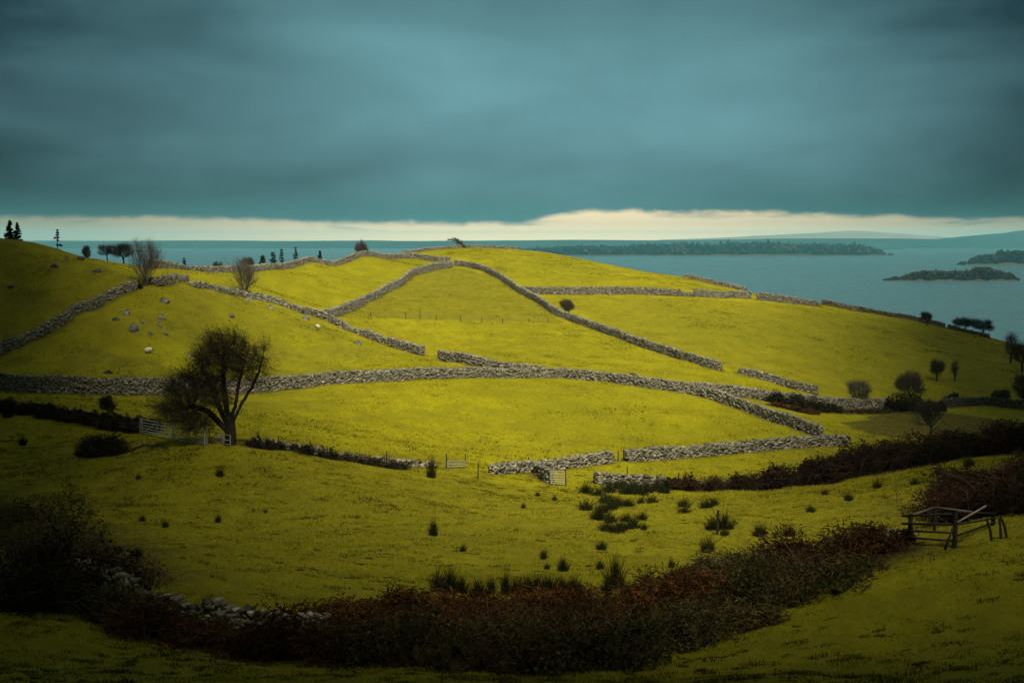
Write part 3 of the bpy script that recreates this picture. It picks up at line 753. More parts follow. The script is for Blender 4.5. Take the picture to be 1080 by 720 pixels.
def conifer(label, pos, h, w, seed, ragged=0.3, name='conifer', group='conifers on the skyline', levels=13, lean=0.0, gaps=()):
    rng = np.random.default_rng(seed); tr, cr = MB(), MB()
    zz = np.linspace(0, h, 8); tx = lean * zz + rng.normal(0, 0.03, 8) * (zz > 0)
    q = np.stack([tx, zz * 0, zz], 1); q[0, 2] = -0.5
    rad = np.interp(zz, [0, h], [h * 0.022, h * 0.004])
    rods(tr, q[:-1], q[1:], rad[:-1], rad[1:], 6, (0.05, 0.04, 0.03))
    for i in range(levels):
        f = 0.1 + 0.9 * (i + 0.5) / levels
        if any(a < f < b for a, b in gaps): continue
        for j in range(rng.integers(4, 7)):
            an = rng.uniform(0, 2 * math.pi); L_ = w * (1.06 - f) ** 0.8 * rng.uniform(1 - ragged * 1.6, 1 + ragged * 0.5)
            if L_ < 0.05: continue
            p0 = np.array([lean * f * h, 0, f * h]); p1 = p0 + [math.cos(an) * L_, math.sin(an) * L_, L_ * rng.uniform(-0.25, 0.25)]
            rods(cr, [p0], [p1], h * 0.006, h * 0.002, 3, (0.04, 0.033, 0.025))
            m = max(8, int(50 * L_ / w))
            t = rng.uniform(0.15, 1.05, (m, 1)); c = p0 + (p1 - p0) * t + rng.normal(0, 0.05 * w, (m, 3))
            leaf_quads(cr, c, w * 0.17, np.array([(0.02, 0.032, 0.014)]) * rng.uniform(0.6, 1.5, (m, 1)), rng, 0.4, 0.6)
    root = tag(empty(name, np.asarray(pos) - [0, 0, 0.1]), label, 'conifer', group)
    tr.build('trunk', M_BARK, root); cr.build('crown', M_NEEDLE, root)
    return root
def con(label, u, d, vtop, w, seed, **kw):
    p = at(u, d); vt = project(*p)[1]; s = d / F
    return conifer(label, p, (vt - vtop) * s, w * s / 2, seed, **kw)
con('ragged dark conifer at the left end of the skyline, taller of the twin pair', 13.5, 216, 232, 15, 61)
con('ragged dark conifer on the left skyline, shorter right one of the twin pair', 21, 217, 234, 13, 62)
con('gappy broken-topped conifer alone on the left skyline against the bright strip', 63, 224, 241, 12, 63, ragged=0.7, levels=9, gaps=((0.42, 0.5), (0.2, 0.3)))
con('small dark conifer on the lake side of the far wall, right of the fan-shaped tree', 195.5, 300, 271, 13, 64, ragged=0.15)
con('tiny conifer tip beside the small dark conifer behind the far wall', 189, 300, 276, 7, 65)
con('leftmost and bushiest of the far conifers behind the upper wall', 278, 330, 269, 20, 66)
con('second far conifer from the left behind the upper wall', 289, 332, 265, 16, 67)
con('slim far conifer, third from the left behind the upper wall', 298, 335, 262, 13, 68)
con('tallest slim far conifer, alone to the right of the others behind the upper wall', 313, 338, 260, 12, 69)
con('small rounded conifer tip behind the upper wall, nearest to its round bush', 338, 344, 264, 12, 70)

# ------------------------------------------------------------------ scrub, brambles, bracken
BRAMBLE = ((0.044, 0.052, 0.010), (0.075, 0.076, 0.015), (0.022, 0.020, 0.008), (0.085, 0.064, 0.018), (0.055, 0.026, 0.010), (0.125, 0.095, 0.035))
BRACKEN = ((0.095, 0.036, 0.009), (0.170, 0.075, 0.016), (0.055, 0.019, 0.007), (0.085, 0.048, 0.013), (0.034, 0.014, 0.006))
SCRUB = ((0.020, 0.021, 0.009), (0.030, 0.030, 0.010), (0.014, 0.015, 0.008))
REDSCRUB = ((0.030, 0.013, 0.008), (0.045, 0.020, 0.010), (0.020, 0.018, 0.008), (0.018, 0.012, 0.007))
BROWNGRASS = ((0.13, 0.10, 0.03), (0.09, 0.07, 0.02), (0.16, 0.125, 0.035), (0.06, 0.05, 0.015))
def scrub(name, label, cat, line, hgt, depth, pal, seed, leaf=0.07, dens=60, stems=22, group=None, fern=False, lump=1.0, vary=(0.38, 1.12)):
    """a mass of scrub along a line of ground points: hgt/depth in metres (lists along the line)"""
    rng = np.random.default_rng(seed)
    line = np.asarray([p[:2] for p in line], float)
    if len(line) == 1: line = np.array([line[0] - [0.15 * depth, 0], line[0] + [0.15 * depth, 0]]) if np.isscalar(depth) else line
    seg = np.concatenate([[0], np.cumsum(np.linalg.norm(np.diff(line, axis=0), axis=1))]); Ltot = seg[-1]
    hs = np.atleast_1d(hgt).astype(float); ds = np.atleast_1d(depth).astype(float)
    def hh(s): return np.interp(s, np.linspace(0, Ltot, len(hs)), hs)
    def dd(s): return np.interp(s, np.linspace(0, Ltot, len(ds)), ds)
    nl = max(4, int(lump * (Ltot + ds.mean()) / (0.30 * ds.mean() + 0.15)))
    sl = (np.arange(nl) + rng.uniform(0.1, 0.9, nl)) * Ltot / nl
    org = np.array([line[:, 0].mean(), line[:, 1].mean(), float(H(line[:, 0].mean(), line[:, 1].mean()))])
    fol, stm, core = MB(), MB(), MB()
    lat = np.linspace(0, math.pi, 7)[:, None]; lon = np.linspace(0, 2 * math.pi, 11)[:-1][None]
    SX, SY, SZ = (np.sin(lat) * np.cos(lon)).ravel(), (np.sin(lat) * np.sin(lon)).ravel(), (np.cos(lat) + 0 * lon).ravel()
    ii = np.arange(70).reshape(7, 10); sf = np.stack([ii[:-1], np.roll(ii[:-1], -1, 1), np.roll(ii[1:], -1, 1), ii[1:]], -1).reshape(-1, 4)
    for s in sl:
        x = np.interp(s, seg, line[:, 0]); y = np.interp(s, seg, line[:, 1]); D = dd(s); h = hh(s)
        x += rng.uniform(-0.32, 0.32) * D; y += rng.uniform(-0.32, 0.32) * D
        rx = D * rng.uniform(0.3, 0.52); ry = D * rng.uniform(0.3, 0.48); rz = h * rng.uniform(*vary)
        z0 = float(H(x, y))
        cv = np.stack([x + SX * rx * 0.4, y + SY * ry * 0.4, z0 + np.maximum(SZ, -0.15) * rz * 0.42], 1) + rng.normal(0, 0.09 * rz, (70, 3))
        fol.add(cv, sf, np.array(pal)[rng.integers(0, len(pal), len(sf))] * 0.6)  # solid dark core added inside the leaves to block gaps
        m = int(dens * (rx * ry + (rx + ry) * rz) * 2.4)
        w = rng.normal(0, 1, (m, 3)); w /= np.linalg.norm(w, axis=1, keepdims=True); w[:, 2] = np.abs(w[:, 2]) - 0.05
        ragg = 1 + 0.45 * np.array([vnoise(w[:, 0] * 2.3 + s, w[:, 1] * 2.3 + w[:, 2], seed)]).T
        c = np.array([x, y, z0]) + w * [rx, ry, rz] * rng.uniform(0.45, 1.12, (m, 1)) * ragg
        base = np.array(pal)[rng.integers(0, len(pal))]
        col = (0.5 * base + 0.5 * np.array(pal)[rng.integers(0, len(pal), m)]) * rng.uniform(0.55, 1.5, (m, 1))
        if fern:
            tip = c + np.stack([rng.normal(0, 1, m), rng.normal(0, 1, m), rng.uniform(-0.3, 1.1, m)], 1) * leaf * rng.uniform(2.6, 4.6)
            mid = (c + tip) / 2 + np.array([0, 0, leaf * 1.1]); sd = np.cross(tip - c, rng.normal(0, 1, (m, 3))); sd /= np.linalg.norm(sd, axis=1, keepdims=True)
            v = np.stack([c, mid - sd * leaf * 0.5, tip, mid + sd * leaf * 0.5], 1)
            fol.add(v.reshape(-1, 3), np.arange(m * 4).reshape(m, 4), col)
        else:
            leaf_quads(fol, c, leaf * rng.uniform(0.6, 1.7), col, rng)
        p = np.array([x, y, z0]) + rng.normal(0, 1, (stems, 3)) * [rx * 0.5, ry * 0.5, 0]
        d = rng.normal(0, 0.6, (stems, 3)); d[:, 2] = rng.uniform(0.6, 1.2, stems)
        L_ = rz * rng.uniform(0.7, 1.25, (stems, 1)); q = p + d * L_ * 0.65; q2 = q + (d * [1.3, 1.3, 0.25]) * L_ * 0.5
        sc = np.array([(0.05, 0.035, 0.022), (0.12, 0.085, 0.045), (0.09, 0.04, 0.02)])[rng.integers(0, 3, stems)] * rng.uniform(0.5, 1.5, (stems, 1))
        rods(stm, p, q, 0.014, 0.011, 3, sc); rods(stm, q, q2, 0.011, 0.004, 3, sc)
    root = tag(empty(name, org), label, cat, group)
    for part, b, mt in (('foliage_and_core', fol, M_LEAF), ('stems', stm, M_BARK)):
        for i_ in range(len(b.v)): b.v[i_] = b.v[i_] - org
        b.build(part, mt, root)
    return root
HG = 'scrub and brambles along the field banks'
scrub('hedge', 'dark hedge bank sloping down to the gates below the tall left wall', 'hedge', G((-25, 431), (0, 433), (40, 436), (90, 446), (120, 452), (165, 456)), [1.0, 1.0, 1.0, 1.1, 1.2], 1.7, SCRUB, 101, leaf=0.09, dens=100, group=HG, lump=2, vary=(0.75, 1.05))
scrub('bush', 'dark domed bush with a fallen branch at its foot, left of the field gates', 'bush', G((96, 479), (112, 480), (126, 480)), [1.3, 1.9, 1.2], [2.4, 2.8, 2.2], SCRUB, 102, leaf=0.07, dens=120, group=HG, lump=1.8, vary=(0.6, 1.0))
scrub('hedge', 'long dark hedge swelling to the right edge of the photo, red-brown on top', 'hedge', G((702, 515), (740, 518), (800, 516), (850, 511), (900, 501), (950, 491), (1000, 484), (1050, 477), (1095, 474)), [1.1, 1.5, 1.8, 2.3, 2.9, 3.0, 3.0, 3.1, 3.0], [1.8, 2.2, 2.6, 3.0, 3.4, 3.6, 3.8, 4, 4], REDSCRUB, 103, leaf=0.09, dens=70, group=HG, lump=2.0, vary=(0.7, 1.05))
scrub('scrub', 'low scrub half covering the tumbled wall between the spreading tree and the middle gateway', 'scrub', G((258, 471), (300, 475), (345, 483), (385, 490), (430, 494)), [1.0, 0.95, 0.85, 0.9, 0.5], 1.3, SCRUB, 104, leaf=0.07, dens=110, group=HG)
scrub('scrub', 'dark brambles against the pale wall with rusty bracken at their foot', 'scrub', G((812, 424), (840, 429), (868, 433), (885, 434)), [1.3, 2.1, 1.9, 1.4], [2.4, 3.2, 3.0, 2], SCRUB, 105, leaf=0.12, dens=45, group=HG)
scrub('bracken', 'strip of rusty bracken at the foot of the brambles by the pale wall', 'bracken', G((815, 428), (845, 435), (862, 437)), 0.5, 1.6, BRACKEN, 106, leaf=0.10, dens=60, fern=True, group=HG)
scrub('hedge', 'short thick dark hedge block closing the right end of the pale wall', 'hedge', G((938, 432), (960, 433), (990, 433)), [1.9, 2.3, 1.9], 2.8, SCRUB, 107, leaf=0.12, dens=50, group=HG)
scrub('scrub', 'low brown scrub trailing left from the hedge block below the pale wall', 'scrub', G((882, 434), (910, 435), (940, 436)), [0.7, 0.6, 0.8], 1.6, BRAMBLE, 108, leaf=0.12, dens=40, group=HG)
scrub('bush', 'small dark bush on the wall top beside the hedge block', 'bush', G((1004, 424),), 1.6, 1.8, SCRUB, 109, leaf=0.12, dens=50, group=HG)
scrub('bush', 'little dark tuft of scrub growing out of the broken wall near the leaning thorn', 'bush', [at(226, 217)], 0.9, 1.3, BRAMBLE, 110, leaf=0.09, dens=60, group=HG)
scrub('bush', 'low dark bush under the fan-shaped tree on its left side', 'bush', G((143, 303),), 0.9, 1.6, SCRUB, 111, leaf=0.1, dens=60, group=HG)

# the near bank: brambles and bracken along the nearest wall
NB = [
('bush', 'black tangle of thorny scrub filling the left edge of the photo', 'bush', ((-40, 560), (0, 562), (30, 572), (50, 590)), [2.0, 1.7, 1.2, 0.9], 2.8, BRAMBLE, 0),
('brambles', 'dark brambles spreading over the bank in the bottom left corner', 'brambles', ((-30, 632), (20, 634), (60, 638), (95, 645)), [2.4, 2.3, 2.0, 1.6], 3.6, SCRUB, 0),
('brambles', 'dark brambles below the left end of the nearest wall', 'brambles', ((100, 642), (130, 650), (165, 664)), [1.5, 1.0, 0.7], 2.4, BRAMBLE, 0),
('bracken', 'deep red bracken under the pale stones of the nearest wall', 'bracken', ((140, 660), (190, 676), (235, 688)), [1.0, 0.8, 0.8], 2.4, BRACKEN, 1),
('bracken', 'dark red bracken hiding the right end of the nearest wall', 'bracken', ((278, 686), (310, 690), (355, 692)), [1.1, 1.5, 1.5], 3.0, BRACKEN[2:] + BRACKEN[:1], 1),
('brambles', 'dark green brambles right of the nearest wall, left of the photo centre', 'brambles', ((380, 694), (420, 698), (465, 704)), [1.6, 1.7, 1.5], 3.6, BRAMBLE, 0),
('bracken', 'rusty bracken along the upper edge of the bank below the short rushes', 'bracken', ((345, 660), (390, 655), (440, 652), (500, 652)), [1.2, 1.2, 1.0, 0.9], 3.2, BRACKEN, 1),
('brambles', 'broad mound of dark brambles at the bottom centre of the photo', 'brambles', ((490, 706), (540, 708), (590, 708), (645, 700)), [1.5, 1.8, 1.9, 1.6], 4.0, BRAMBLE, 0),
('scrub', 'brown and green scrub filling the bank between the rust bracken and the centre mound', 'scrub', ((440, 684), (500, 682), (560, 680), (620, 676)), [1.3, 1.4, 1.4, 1.4], 4.0, BRAMBLE + BRACKEN[2:4], 0),
('bracken', 'bright rust bracken under the long row of rushes at the centre', 'bracken', ((500, 652), (550, 650), (600, 652), (645, 654)), [0.9, 1.0, 1.0, 1.2], 3.2, BRACKEN, 1),
('brambles', 'tall dark bramble heap between the centre mound and the pale dead grass', 'brambles', ((650, 688), (690, 682), (725, 668), (760, 655)), [1.6, 1.8, 1.8, 1.5], 4.0, BRAMBLE, 0),
('bracken', 'rusty bracken in the hollow above the tall bramble heap', 'bracken', ((650, 652), (690, 648), (730, 636), (765, 628)), [1.3, 1.4, 1.3, 1.2], 3.4, BRACKEN, 1),
('dead_grass', 'tussock of pale dead grass at the right foot of the bramble bank', 'grass clump', ((775, 660), (805, 662)), [0.7, 0.6], 1.4, BROWNGRASS, 1),
('brambles', 'dark brambles climbing right towards the wooden pen', 'brambles', ((765, 640), (810, 628), (855, 612)), [1.8, 2.1, 1.8], 4.0, BRAMBLE, 0),
('bracken', 'dull red bracken crest on the bank left of the wooden pen', 'bracken', ((800, 606), (840, 600), (880, 592), (915, 587), (940, 583)), [1.2, 1.6, 1.6, 1.2, 0.9], 3.2, BRACKEN[2:] + REDSCRUB[:2], 1),
('scrub', 'grassy brown scrub fringing the lower right side of the bramble bank', 'scrub', ((825, 640), (860, 626), (895, 610)), [0.9, 0.9, 0.7], 2.6, BROWNGRASS[1:2] + BRAMBLE, 1),
('scrub', 'bleached scrub at the upper edge of the bank above the bramble heap', 'scrub', ((715, 622), (745, 610), (785, 597)), [0.6, 0.9, 0.9], 2.0, BROWNGRASS + BRAMBLE[:2], 1),
('bracken', 'dark bracken bank behind the wooden pen at the right edge', 'bracken', ((1020, 545), (1055, 540), (1100, 536)), [1.7, 2.3, 2.6], 4.5, REDSCRUB, 1),
('bracken', 'dim brown bracken on the slope above the pen at the right edge', 'bracken', ((1010, 524), (1050, 512), (1100, 500)), [0.9, 1.4, 1.6], 4.5, REDSCRUB, 1),
('brambles', 'shadowy brambles at the foot of the bank under the scrub tree', 'brambles', ((30, 602), (70, 608), (110, 620)), [1.9, 1.9, 1.5], 3.6, REDSCRUB, 0),
]
for k_, (nm, lab, cat, ln, hg, dp, pal, fern) in enumerate(NB):
    scrub(nm, lab, cat, G(*ln), hg, dp, pal, 120 + k_, leaf=0.06 if fern else 0.05, dens=80, fern=bool(fern), group=HG, lump=1.35, vary=(0.45, 1.1))

# the young tree standing in the left scrub
tp = ground(72, 600); px = tp[1] / F
tree('scrub_tree', 'dark bushy young tree with a bare spike of a leader standing in the left scrub', tp, [(0, 0, 1.0)],
     [e_(75, 540, 32, 34, 260, base=(72, 600)), e_(100, 565, 22, 22, 120, base=(72, 600)), e_(45, 535, 22, 24, 120, base=(72, 600)), ((0, 0, 3.7), (0.12, 0.12, 0.8), 30)],
     0.1, 71, step=0.14, infl=2.2, kill=0.24, maxn=1800, r_tip=0.007, twigs=3, twig_len=0.35, leaves=2600, leaf=0.045, bark=(0.05, 0.045, 0.035), twc=(0.035, 0.03, 0.02), leafc=BRAMBLE, group=None)

# ------------------------------------------------------------------ rushes
def rush_mesh(seed, blades=150, h=0.8, w=0.5):
    rng = np.random.default_rng(seed); b = MB()
    an = rng.uniform(0, 2 * math.pi, blades); rr = w * 0.42 * rng.uniform(0, 1, blades) ** 0.8
    p0 = np.stack([np.cos(an) * rr, np.sin(an) * rr, np.full(blades, -0.15)], 1)
    le = np.stack([np.cos(an), np.sin(an), 0 * an], 1) * (rr / w)[:, None] * rng.uniform(0.2, 1.5, (blades, 1)) + rng.normal(0, 0.16, (blades, 3)); le[:, 2] = 1
    L_ = (h * (1.05 - 1.15 * rr / w) * rng.uniform(0.35, 1.15, blades))[:, None]
    p1 = p0 + le * L_ * 0.6; p2 = p1 + (le * [1.7, 1.7, 0.75]) * L_ * 0.45
    c = np.array([(0.045, 0.050, 0.012), (0.030, 0.036, 0.010), (0.075, 0.066, 0.018), (0.022, 0.026, 0.009)])[rng.integers(0, 4, blades)] * rng.uniform(0.7, 1.3, (blades, 1))
    rods(b, p0, p1, 0.012, 0.010, 3, c); rods(b, p1, p2, 0.010, 0.003, 3, c)
    return b
RUSH = []
RK = 'dark rush tufts in the rough grazing'
def rush(label, u, v, wpx, hpx, k=0):
    p = ground(u, v); s = p[1] / F
    if len(RUSH) <= k:
        while len(RUSH) <= k:
            o = rush_mesh(200 + len(RUSH), 260, 1.0, 0.8).build('rush_tuft', M_BLADE); RUSH.append(o); o['fresh'] = 1
    o = RUSH[k]
    if o.get('fresh'): del o['fresh']
    else: o = o.copy(); link(o)
    o.location = [float(c) for c in p]; o.scale = (wpx * s * 1.25, wpx * s * 1.1, hpx * s * 1.45); o.rotation_euler = (0, 0, random.uniform(0, 6.28))
    return tag(o, label, 'rush', RK)
rush('larger of the two dark rush tufts standing alone in the middle of the rough field', 457, 565, 10, 18, 0)
rush('smaller lower one of the two rush tufts alone in the middle of the rough field', 488.5, 582, 7, 8, 1)
rush('lone dark rush tuft on the grass below the spreading tree', 232, 503, 9, 10, 2)
rush('tall rush tuft in front of the tumbled wall by the middle hurdle', 455, 504, 9, 24, 0)
rush('spiky rush tuft just left of the tall fence post on its own', 746, 582, 15, 17, 1)
rush('broad dark rush clump directly behind the lone fence post', 763, 558, 22, 17, 2)
rush('smaller rush clump touching the left side of the lone fence post', 750, 559, 12, 14, 0)
rush('little rush tuft at the right foot of the lone fence post', 764, 565, 9, 8, 1)
rush('rush tuft to the right of the lone fence post, above the bramble bank', 801, 566, 13, 13, 2)
rush('pale rush tuft farthest right in the rough field, above the red bracken', 833, 565, 12, 13, 0)
for u, v, w, h in [(630, 523, 16, 10), (662, 521, 20, 11), (675, 522, 18, 10), (700, 520, 14, 9), (645, 538, 16, 10), (636, 541, 14, 11), (662, 534, 14, 9), (650, 562, 16, 8), (660, 550, 14, 9), (688, 530, 12, 8), (618, 520, 14, 11), (642, 519, 16, 13), (655, 516, 18, 11), (668, 518, 18, 12), (682, 519, 16, 11), (693, 518, 14, 11), (640, 531, 16, 13), (650, 534, 18, 10), (618, 538, 14, 12), (632, 548, 18, 15), (644, 551, 14, 12), (640, 559, 18, 9), (655, 558, 16, 10), (668, 557, 14, 14), (677, 548, 12, 9), (679, 559, 7, 7), (676, 531, 8, 8), (722, 535, 14, 10), (722, 541, 14, 7), (745, 536, 14, 10), (753, 533, 10, 9)]:
    rush('dark rush clump crowded in the marshy patch below the short wall end', u, v, w, h, random.randrange(3))
for u, v, w, h in [(573.5, 590, 8, 11), (594, 602, 12, 15), (634, 580, 11, 10), (633, 600, 9, 10), (708, 599, 7, 11), (577, 600, 6, 7), (552, 536, 5, 6), (585, 528, 6, 6), (567, 523, 5, 5)]:
    rush('small scattered rush tuft in the rough field left of the marshy patch', u, v, w, h, random.randrange(3))
for u, v, w, h in [(u_, v_ - 7, w_ * 1.15, h_ * 1.45) for u_, v_, w_, h_ in [(462, 631, 14, 16), (474, 633, 18, 19), (487, 633, 12, 12), (505, 637, 18, 14), (518, 634, 9, 12), (533, 634, 10, 18), (545, 633, 14, 12), (556, 632, 14, 13), (567, 631, 14, 13), (580, 631, 14, 13), (592, 632, 14, 13), (605, 632, 14, 13), (648, 628, 18, 24), (640, 632, 12, 12), (660, 633, 10, 9), (680, 625, 9, 10)]]:
    rush('rush in the fringe along the top of the bracken bank', u, v, w, h, random.randrange(3))
for u, v, w, h in [(150, 550, 7, 8), (145, 587, 9, 11), (174, 556, 7, 8), (230, 551, 6, 9), (24, 470, 8, 10), (8, 440, 10, 8), (146, 505, 6, 5), (280, 541, 4, 4)]:
    rush('faint rush tuft on the dim grass of the left side', u, v, w, h, random.randrange(3))
for u, v, w, h in [(920, 478 + 12, 10, 10), (855, 540, 9, 8), (895, 528, 9, 9), (925, 515, 9, 10), (965, 512, 10, 9), (990, 500, 8, 10), (870, 522, 7, 7), (1022, 492, 10, 12)]:
    rush('rush tuft on the rough slope under the long dark hedge', u, v, w, h, random.randrange(3))

# ------------------------------------------------------------------ grass as far as blades can be told apart
def visible_points(n, u0, u1, v0, v1, pw, seed):
    rng = np.random.default_rng(seed)
    y = 34 + (pw - 34) * rng.uniform(0, 1, n) ** 0.75
    u = rng.uniform(u0, u1, n); x = (u - 540) / F * y
    return x, y
def grass_field():
    b = MB(); rng = np.random.default_rng(77)
    x, y = visible_points(190000, -60, 1140, 0, 0, 150, 5)
    clump = fbm(x / 1.6, y / 1.0, 71, 3) + 0.5 * fbm(x / 9, y / 9, 73, 2)
    keep = (clump > -0.25 + rng.uniform(-0.4, 0.3, len(x)))
    x, y, clump = x[keep], y[keep], clump[keep]
    j = np.clip(np.searchsorted(GY, y) - 1, 0, len(GY) - 2); i = np.clip(np.searchsorted(GX, x) - 1, 0, len(GX) - 2)
    ok = rng.uniform(0, 1, len(x)) > litter_shade[j, i] * 0.85
    x, y, clump = x[ok], y[ok], clump[ok]
    n_ = len(x); z = H(x, y)
    far = np.clip(y / 60, 0.8, 2.2)
    fade = rng.uniform(0, 1, n_) < np.clip((150 - y) / 45, 0, 1)
    x, y, clump, z = x[fade], y[fade], clump[fade], z[fade]; n_ = len(x)
    far = np.clip(y / 60, 0.8, 2.2)
    hgt = (0.055 + 0.10 * np.clip(clump + 0.1, 0, 0.9)) * rng.uniform(0.5, 1.35, n_) * far ** 0.5
    pal = np.array([(0.285, 0.250, 0.006), (0.225, 0.205, 0.006), (0.340, 0.290, 0.014), (0.160, 0.142, 0.006), (0.250, 0.200, 0.014)])
    dk = np.array([(0.085, 0.075, 0.008), (0.060, 0.055, 0.008), (0.120, 0.085, 0.018)])
    base = pal[rng.integers(0, 5, n_)]
    d_ = (clump + rng.normal(0, 0.15, n_)) > 0.42
    base = np.where(d_[:, None], dk[rng.integers(0, 3, n_)], base)
    for k in range(4):
        an = rng.uniform(0, 6.283, n_); sp = rng.uniform(0.0, 0.09, n_) * far
        cx, cy = x + np.cos(an) * sp, y + np.sin(an) * sp
        le = rng.uniform(0.2, 1.3, n_) * hgt; w = (0.010 + 0.012 * rng.uniform(0, 1, n_)) * far
        h2 = hgt * rng.uniform(0.6, 1.15, n_)
        v = np.stack([np.stack([cx - np.sin(an) * w, cy + np.cos(an) * w, z - 0.03], 1), np.stack([cx + np.sin(an) * w, cy - np.cos(an) * w, z - 0.03], 1),
                      np.stack([cx + np.cos(an) * le, cy + np.sin(an) * le, z + h2], 1)], 1)
        b.add(v.reshape(-1, 3), np.arange(n_ * 3).reshape(n_, 3), base * rng.uniform(0.75, 1.25, (n_, 1)))
    return b
def tussocks():
    """darker, longer tufts and trodden clods scattered over the rough grazing"""
    rng = np.random.default_rng(83); b = MB()
    C = []
    for n_, u0, u1, y0, y1 in ((2300, -60, 1140, 36, 128), (900, 560, 1140, 36, 56), (300, 480, 620, 100, 122), (420, -40, 140, 100, 128), (320, 760, 1140, 88, 125), (600, -40, 560, 36, 50)):
        y = rng.uniform(y0, y1, n_); x = (rng.uniform(u0, u1, n_) - 540) / F * y
        C.append(np.stack([x, y], 1))
    C = np.concatenate(C); C = C[fbm(C[:, 0] / 5, C[:, 1] / 5, 88, 2) + rng.normal(0, 0.25, len(C)) > 0.0]
    k = 64; m = len(C) * k
    rad = np.repeat(rng.uniform(0.12, 0.42, len(C)), k); hh = np.repeat(rng.uniform(0.03, 0.11, len(C)), k)
    an = rng.uniform(0, 6.283, m); rr = rad * rng.uniform(0, 1, m) ** 0.6
    x = np.repeat(C[:, 0], k) + np.cos(an) * rr * 1.5; y = np.repeat(C[:, 1], k) + np.sin(an) * rr; z = H(x, y)
    a2 = rng.uniform(0, 6.283, m); w = rng.uniform(0.012, 0.028, m); h2 = hh * rng.uniform(0.4, 1.2, m); le = h2 * rng.uniform(0.2, 1.0, m)
    pal = np.array([(0.060, 0.056, 0.008), (0.095, 0.085, 0.010), (0.040, 0.036, 0.008), (0.075, 0.052, 0.012), (0.130, 0.110, 0.010)])
    col = np.repeat(pal[rng.integers(0, 5, len(C))], k, 0) * rng.uniform(0.6, 1.4, (m, 1))
    v = np.stack([np.stack([x - np.sin(a2) * w, y + np.cos(a2) * w, z - 0.03], 1), np.stack([x + np.sin(a2) * w, y - np.cos(a2) * w, z - 0.03], 1), np.stack([x + np.cos(a2) * le, y + np.sin(a2) * le, z + h2], 1)], 1)
    b.add(v.reshape(-1, 3), np.arange(m * 3).reshape(m, 3), col)
    return b
def far_grass():
    """coarser tufts of the fields beyond the gates, enough to give the sward its nap"""
    rng = np.random.default_rng(97); b = MB(); n_ = 230000
    y = 118 + 250 * rng.uniform(0, 1, n_) ** 0.8; x = (rng.uniform(-40, 1120, n_) - 540) / F * y
    cl = fbm(x / 3.0, y / 3.6, 171, 3) + 0.7 * fbm(x / 12, y / 16, 173, 3)
    ok = (rng.uniform(0, 1, n_) < np.clip((y - 112) / 40, 0, 1)) & (cl + rng.normal(0, 0.3, n_) > -0.1)
    x, y, cl = x[ok], y[ok], cl[ok]; n_ = len(x); z = H(x, y)
    pal = np.array([(0.285, 0.245, 0.005), (0.225, 0.200, 0.005), (0.320, 0.270, 0.010), (0.150, 0.130, 0.005)])
    dk = np.array([(0.120, 0.105, 0.006), (0.090, 0.082, 0.006), (0.150, 0.115, 0.010)])
    base = np.where((cl + rng.normal(0, 0.2, n_) > 0.45)[:, None], dk[rng.integers(0, 3, n_)], pal[rng.integers(0, 4, n_)])
    h0 = 0.07 + 0.10 * np.clip(cl, 0, 1)
    for k in range(3):
        an = rng.uniform(0, 6.283, n_); w = rng.uniform(0.03, 0.07, n_) * (y / 200) ** 0.5; h2 = h0 * rng.uniform(0.5, 1.3, n_); le = h2 * rng.uniform(0.3, 1.5, n_)
        cx, cy = x + rng.normal(0, 0.12, n_), y + rng.normal(0, 0.12, n_)
        v = np.stack([np.stack([cx - np.sin(an) * w, cy + np.cos(an) * w, z - 0.04], 1), np.stack([cx + np.sin(an) * w, cy - np.cos(an) * w, z - 0.04], 1), np.stack([cx + np.cos(an) * le, cy + np.sin(an) * le, z + h2], 1)], 1)
        b.add(v.reshape(-1, 3), np.arange(n_ * 3).reshape(n_, 3), base * rng.uniform(0.75, 1.25, (n_, 1)))
    return b
tag(grass_field().build('grass', M_BLADE), kind='stuff')
tag(far_grass().build('field_grass', M_BLADE), kind='stuff')
tag(tussocks().build('rough_grass', M_BLADE), kind='stuff')

# ------------------------------------------------------------------ boulders
BG = 'limestone boulders on the left hillside'
def boulder(label, u, v, w, h, seed, dark=1.0, pos=None, group=BG):
    rng = np.random.default_rng(seed); p = ground(u, v) if pos is None else pos; s = p[1] / F
    lat = np.linspace(0, math.pi, 9)[:, None]; lon = np.linspace(0, 2 * math.pi, 13)[:-1][None]
    D = np.stack([np.sin(lat) * np.cos(lon), np.sin(lat) * np.sin(lon), np.cos(lat) + 0 * lon], -1).reshape(-1, 3)
    r = np.ones(len(D))
    for _ in range(9):                                             # knock flat faces off
        nv = rng.normal(0, 1, 3); nv /= np.linalg.norm(nv); k = rng.uniform(0.55, 0.9)
        dp = D @ nv; r = np.where(dp > 0.05, np.minimum(r, k / np.maximum(dp, 0.05)), r)
    V = D * r[:, None] * [w * s / 1.75, w * s / 2.1, min(h, 0.75 * w) * s * 0.72]; V = V + RNG.normal(0, 0.08 * w * s, V.shape)
    i = np.arange(9 * 12).reshape(9, 12); f = np.stack([i[:-1], i[1:], np.roll(i[1:], -1, 1), np.roll(i[:-1], -1, 1)], -1).reshape(-1, 4)
    col = STONE_COLS[rng.integers(0, 8, len(f))] * 0.35 + np.array([.3, .29, .25]) * 0.65
    b = MB(); b.add(V, f, col * dark * 0.62)
    o = b.build('boulder', M_STONE); o.location = [float(p[0]), float(p[1]), float(p[2] - h * s * 0.06)]; o.rotation_euler = (0, 0, rng.uniform(0, 6))
    return tag(o, label, 'boulder', group)
boulder('pale squat boulder, highest left of the cluster below the fan-shaped tree', 134, 332, 10, 7, 301, 1.3)
boulder('dark flat-faced boulder at the top right of the cluster, in a grass hollow', 174, 319, 10, 7, 302)
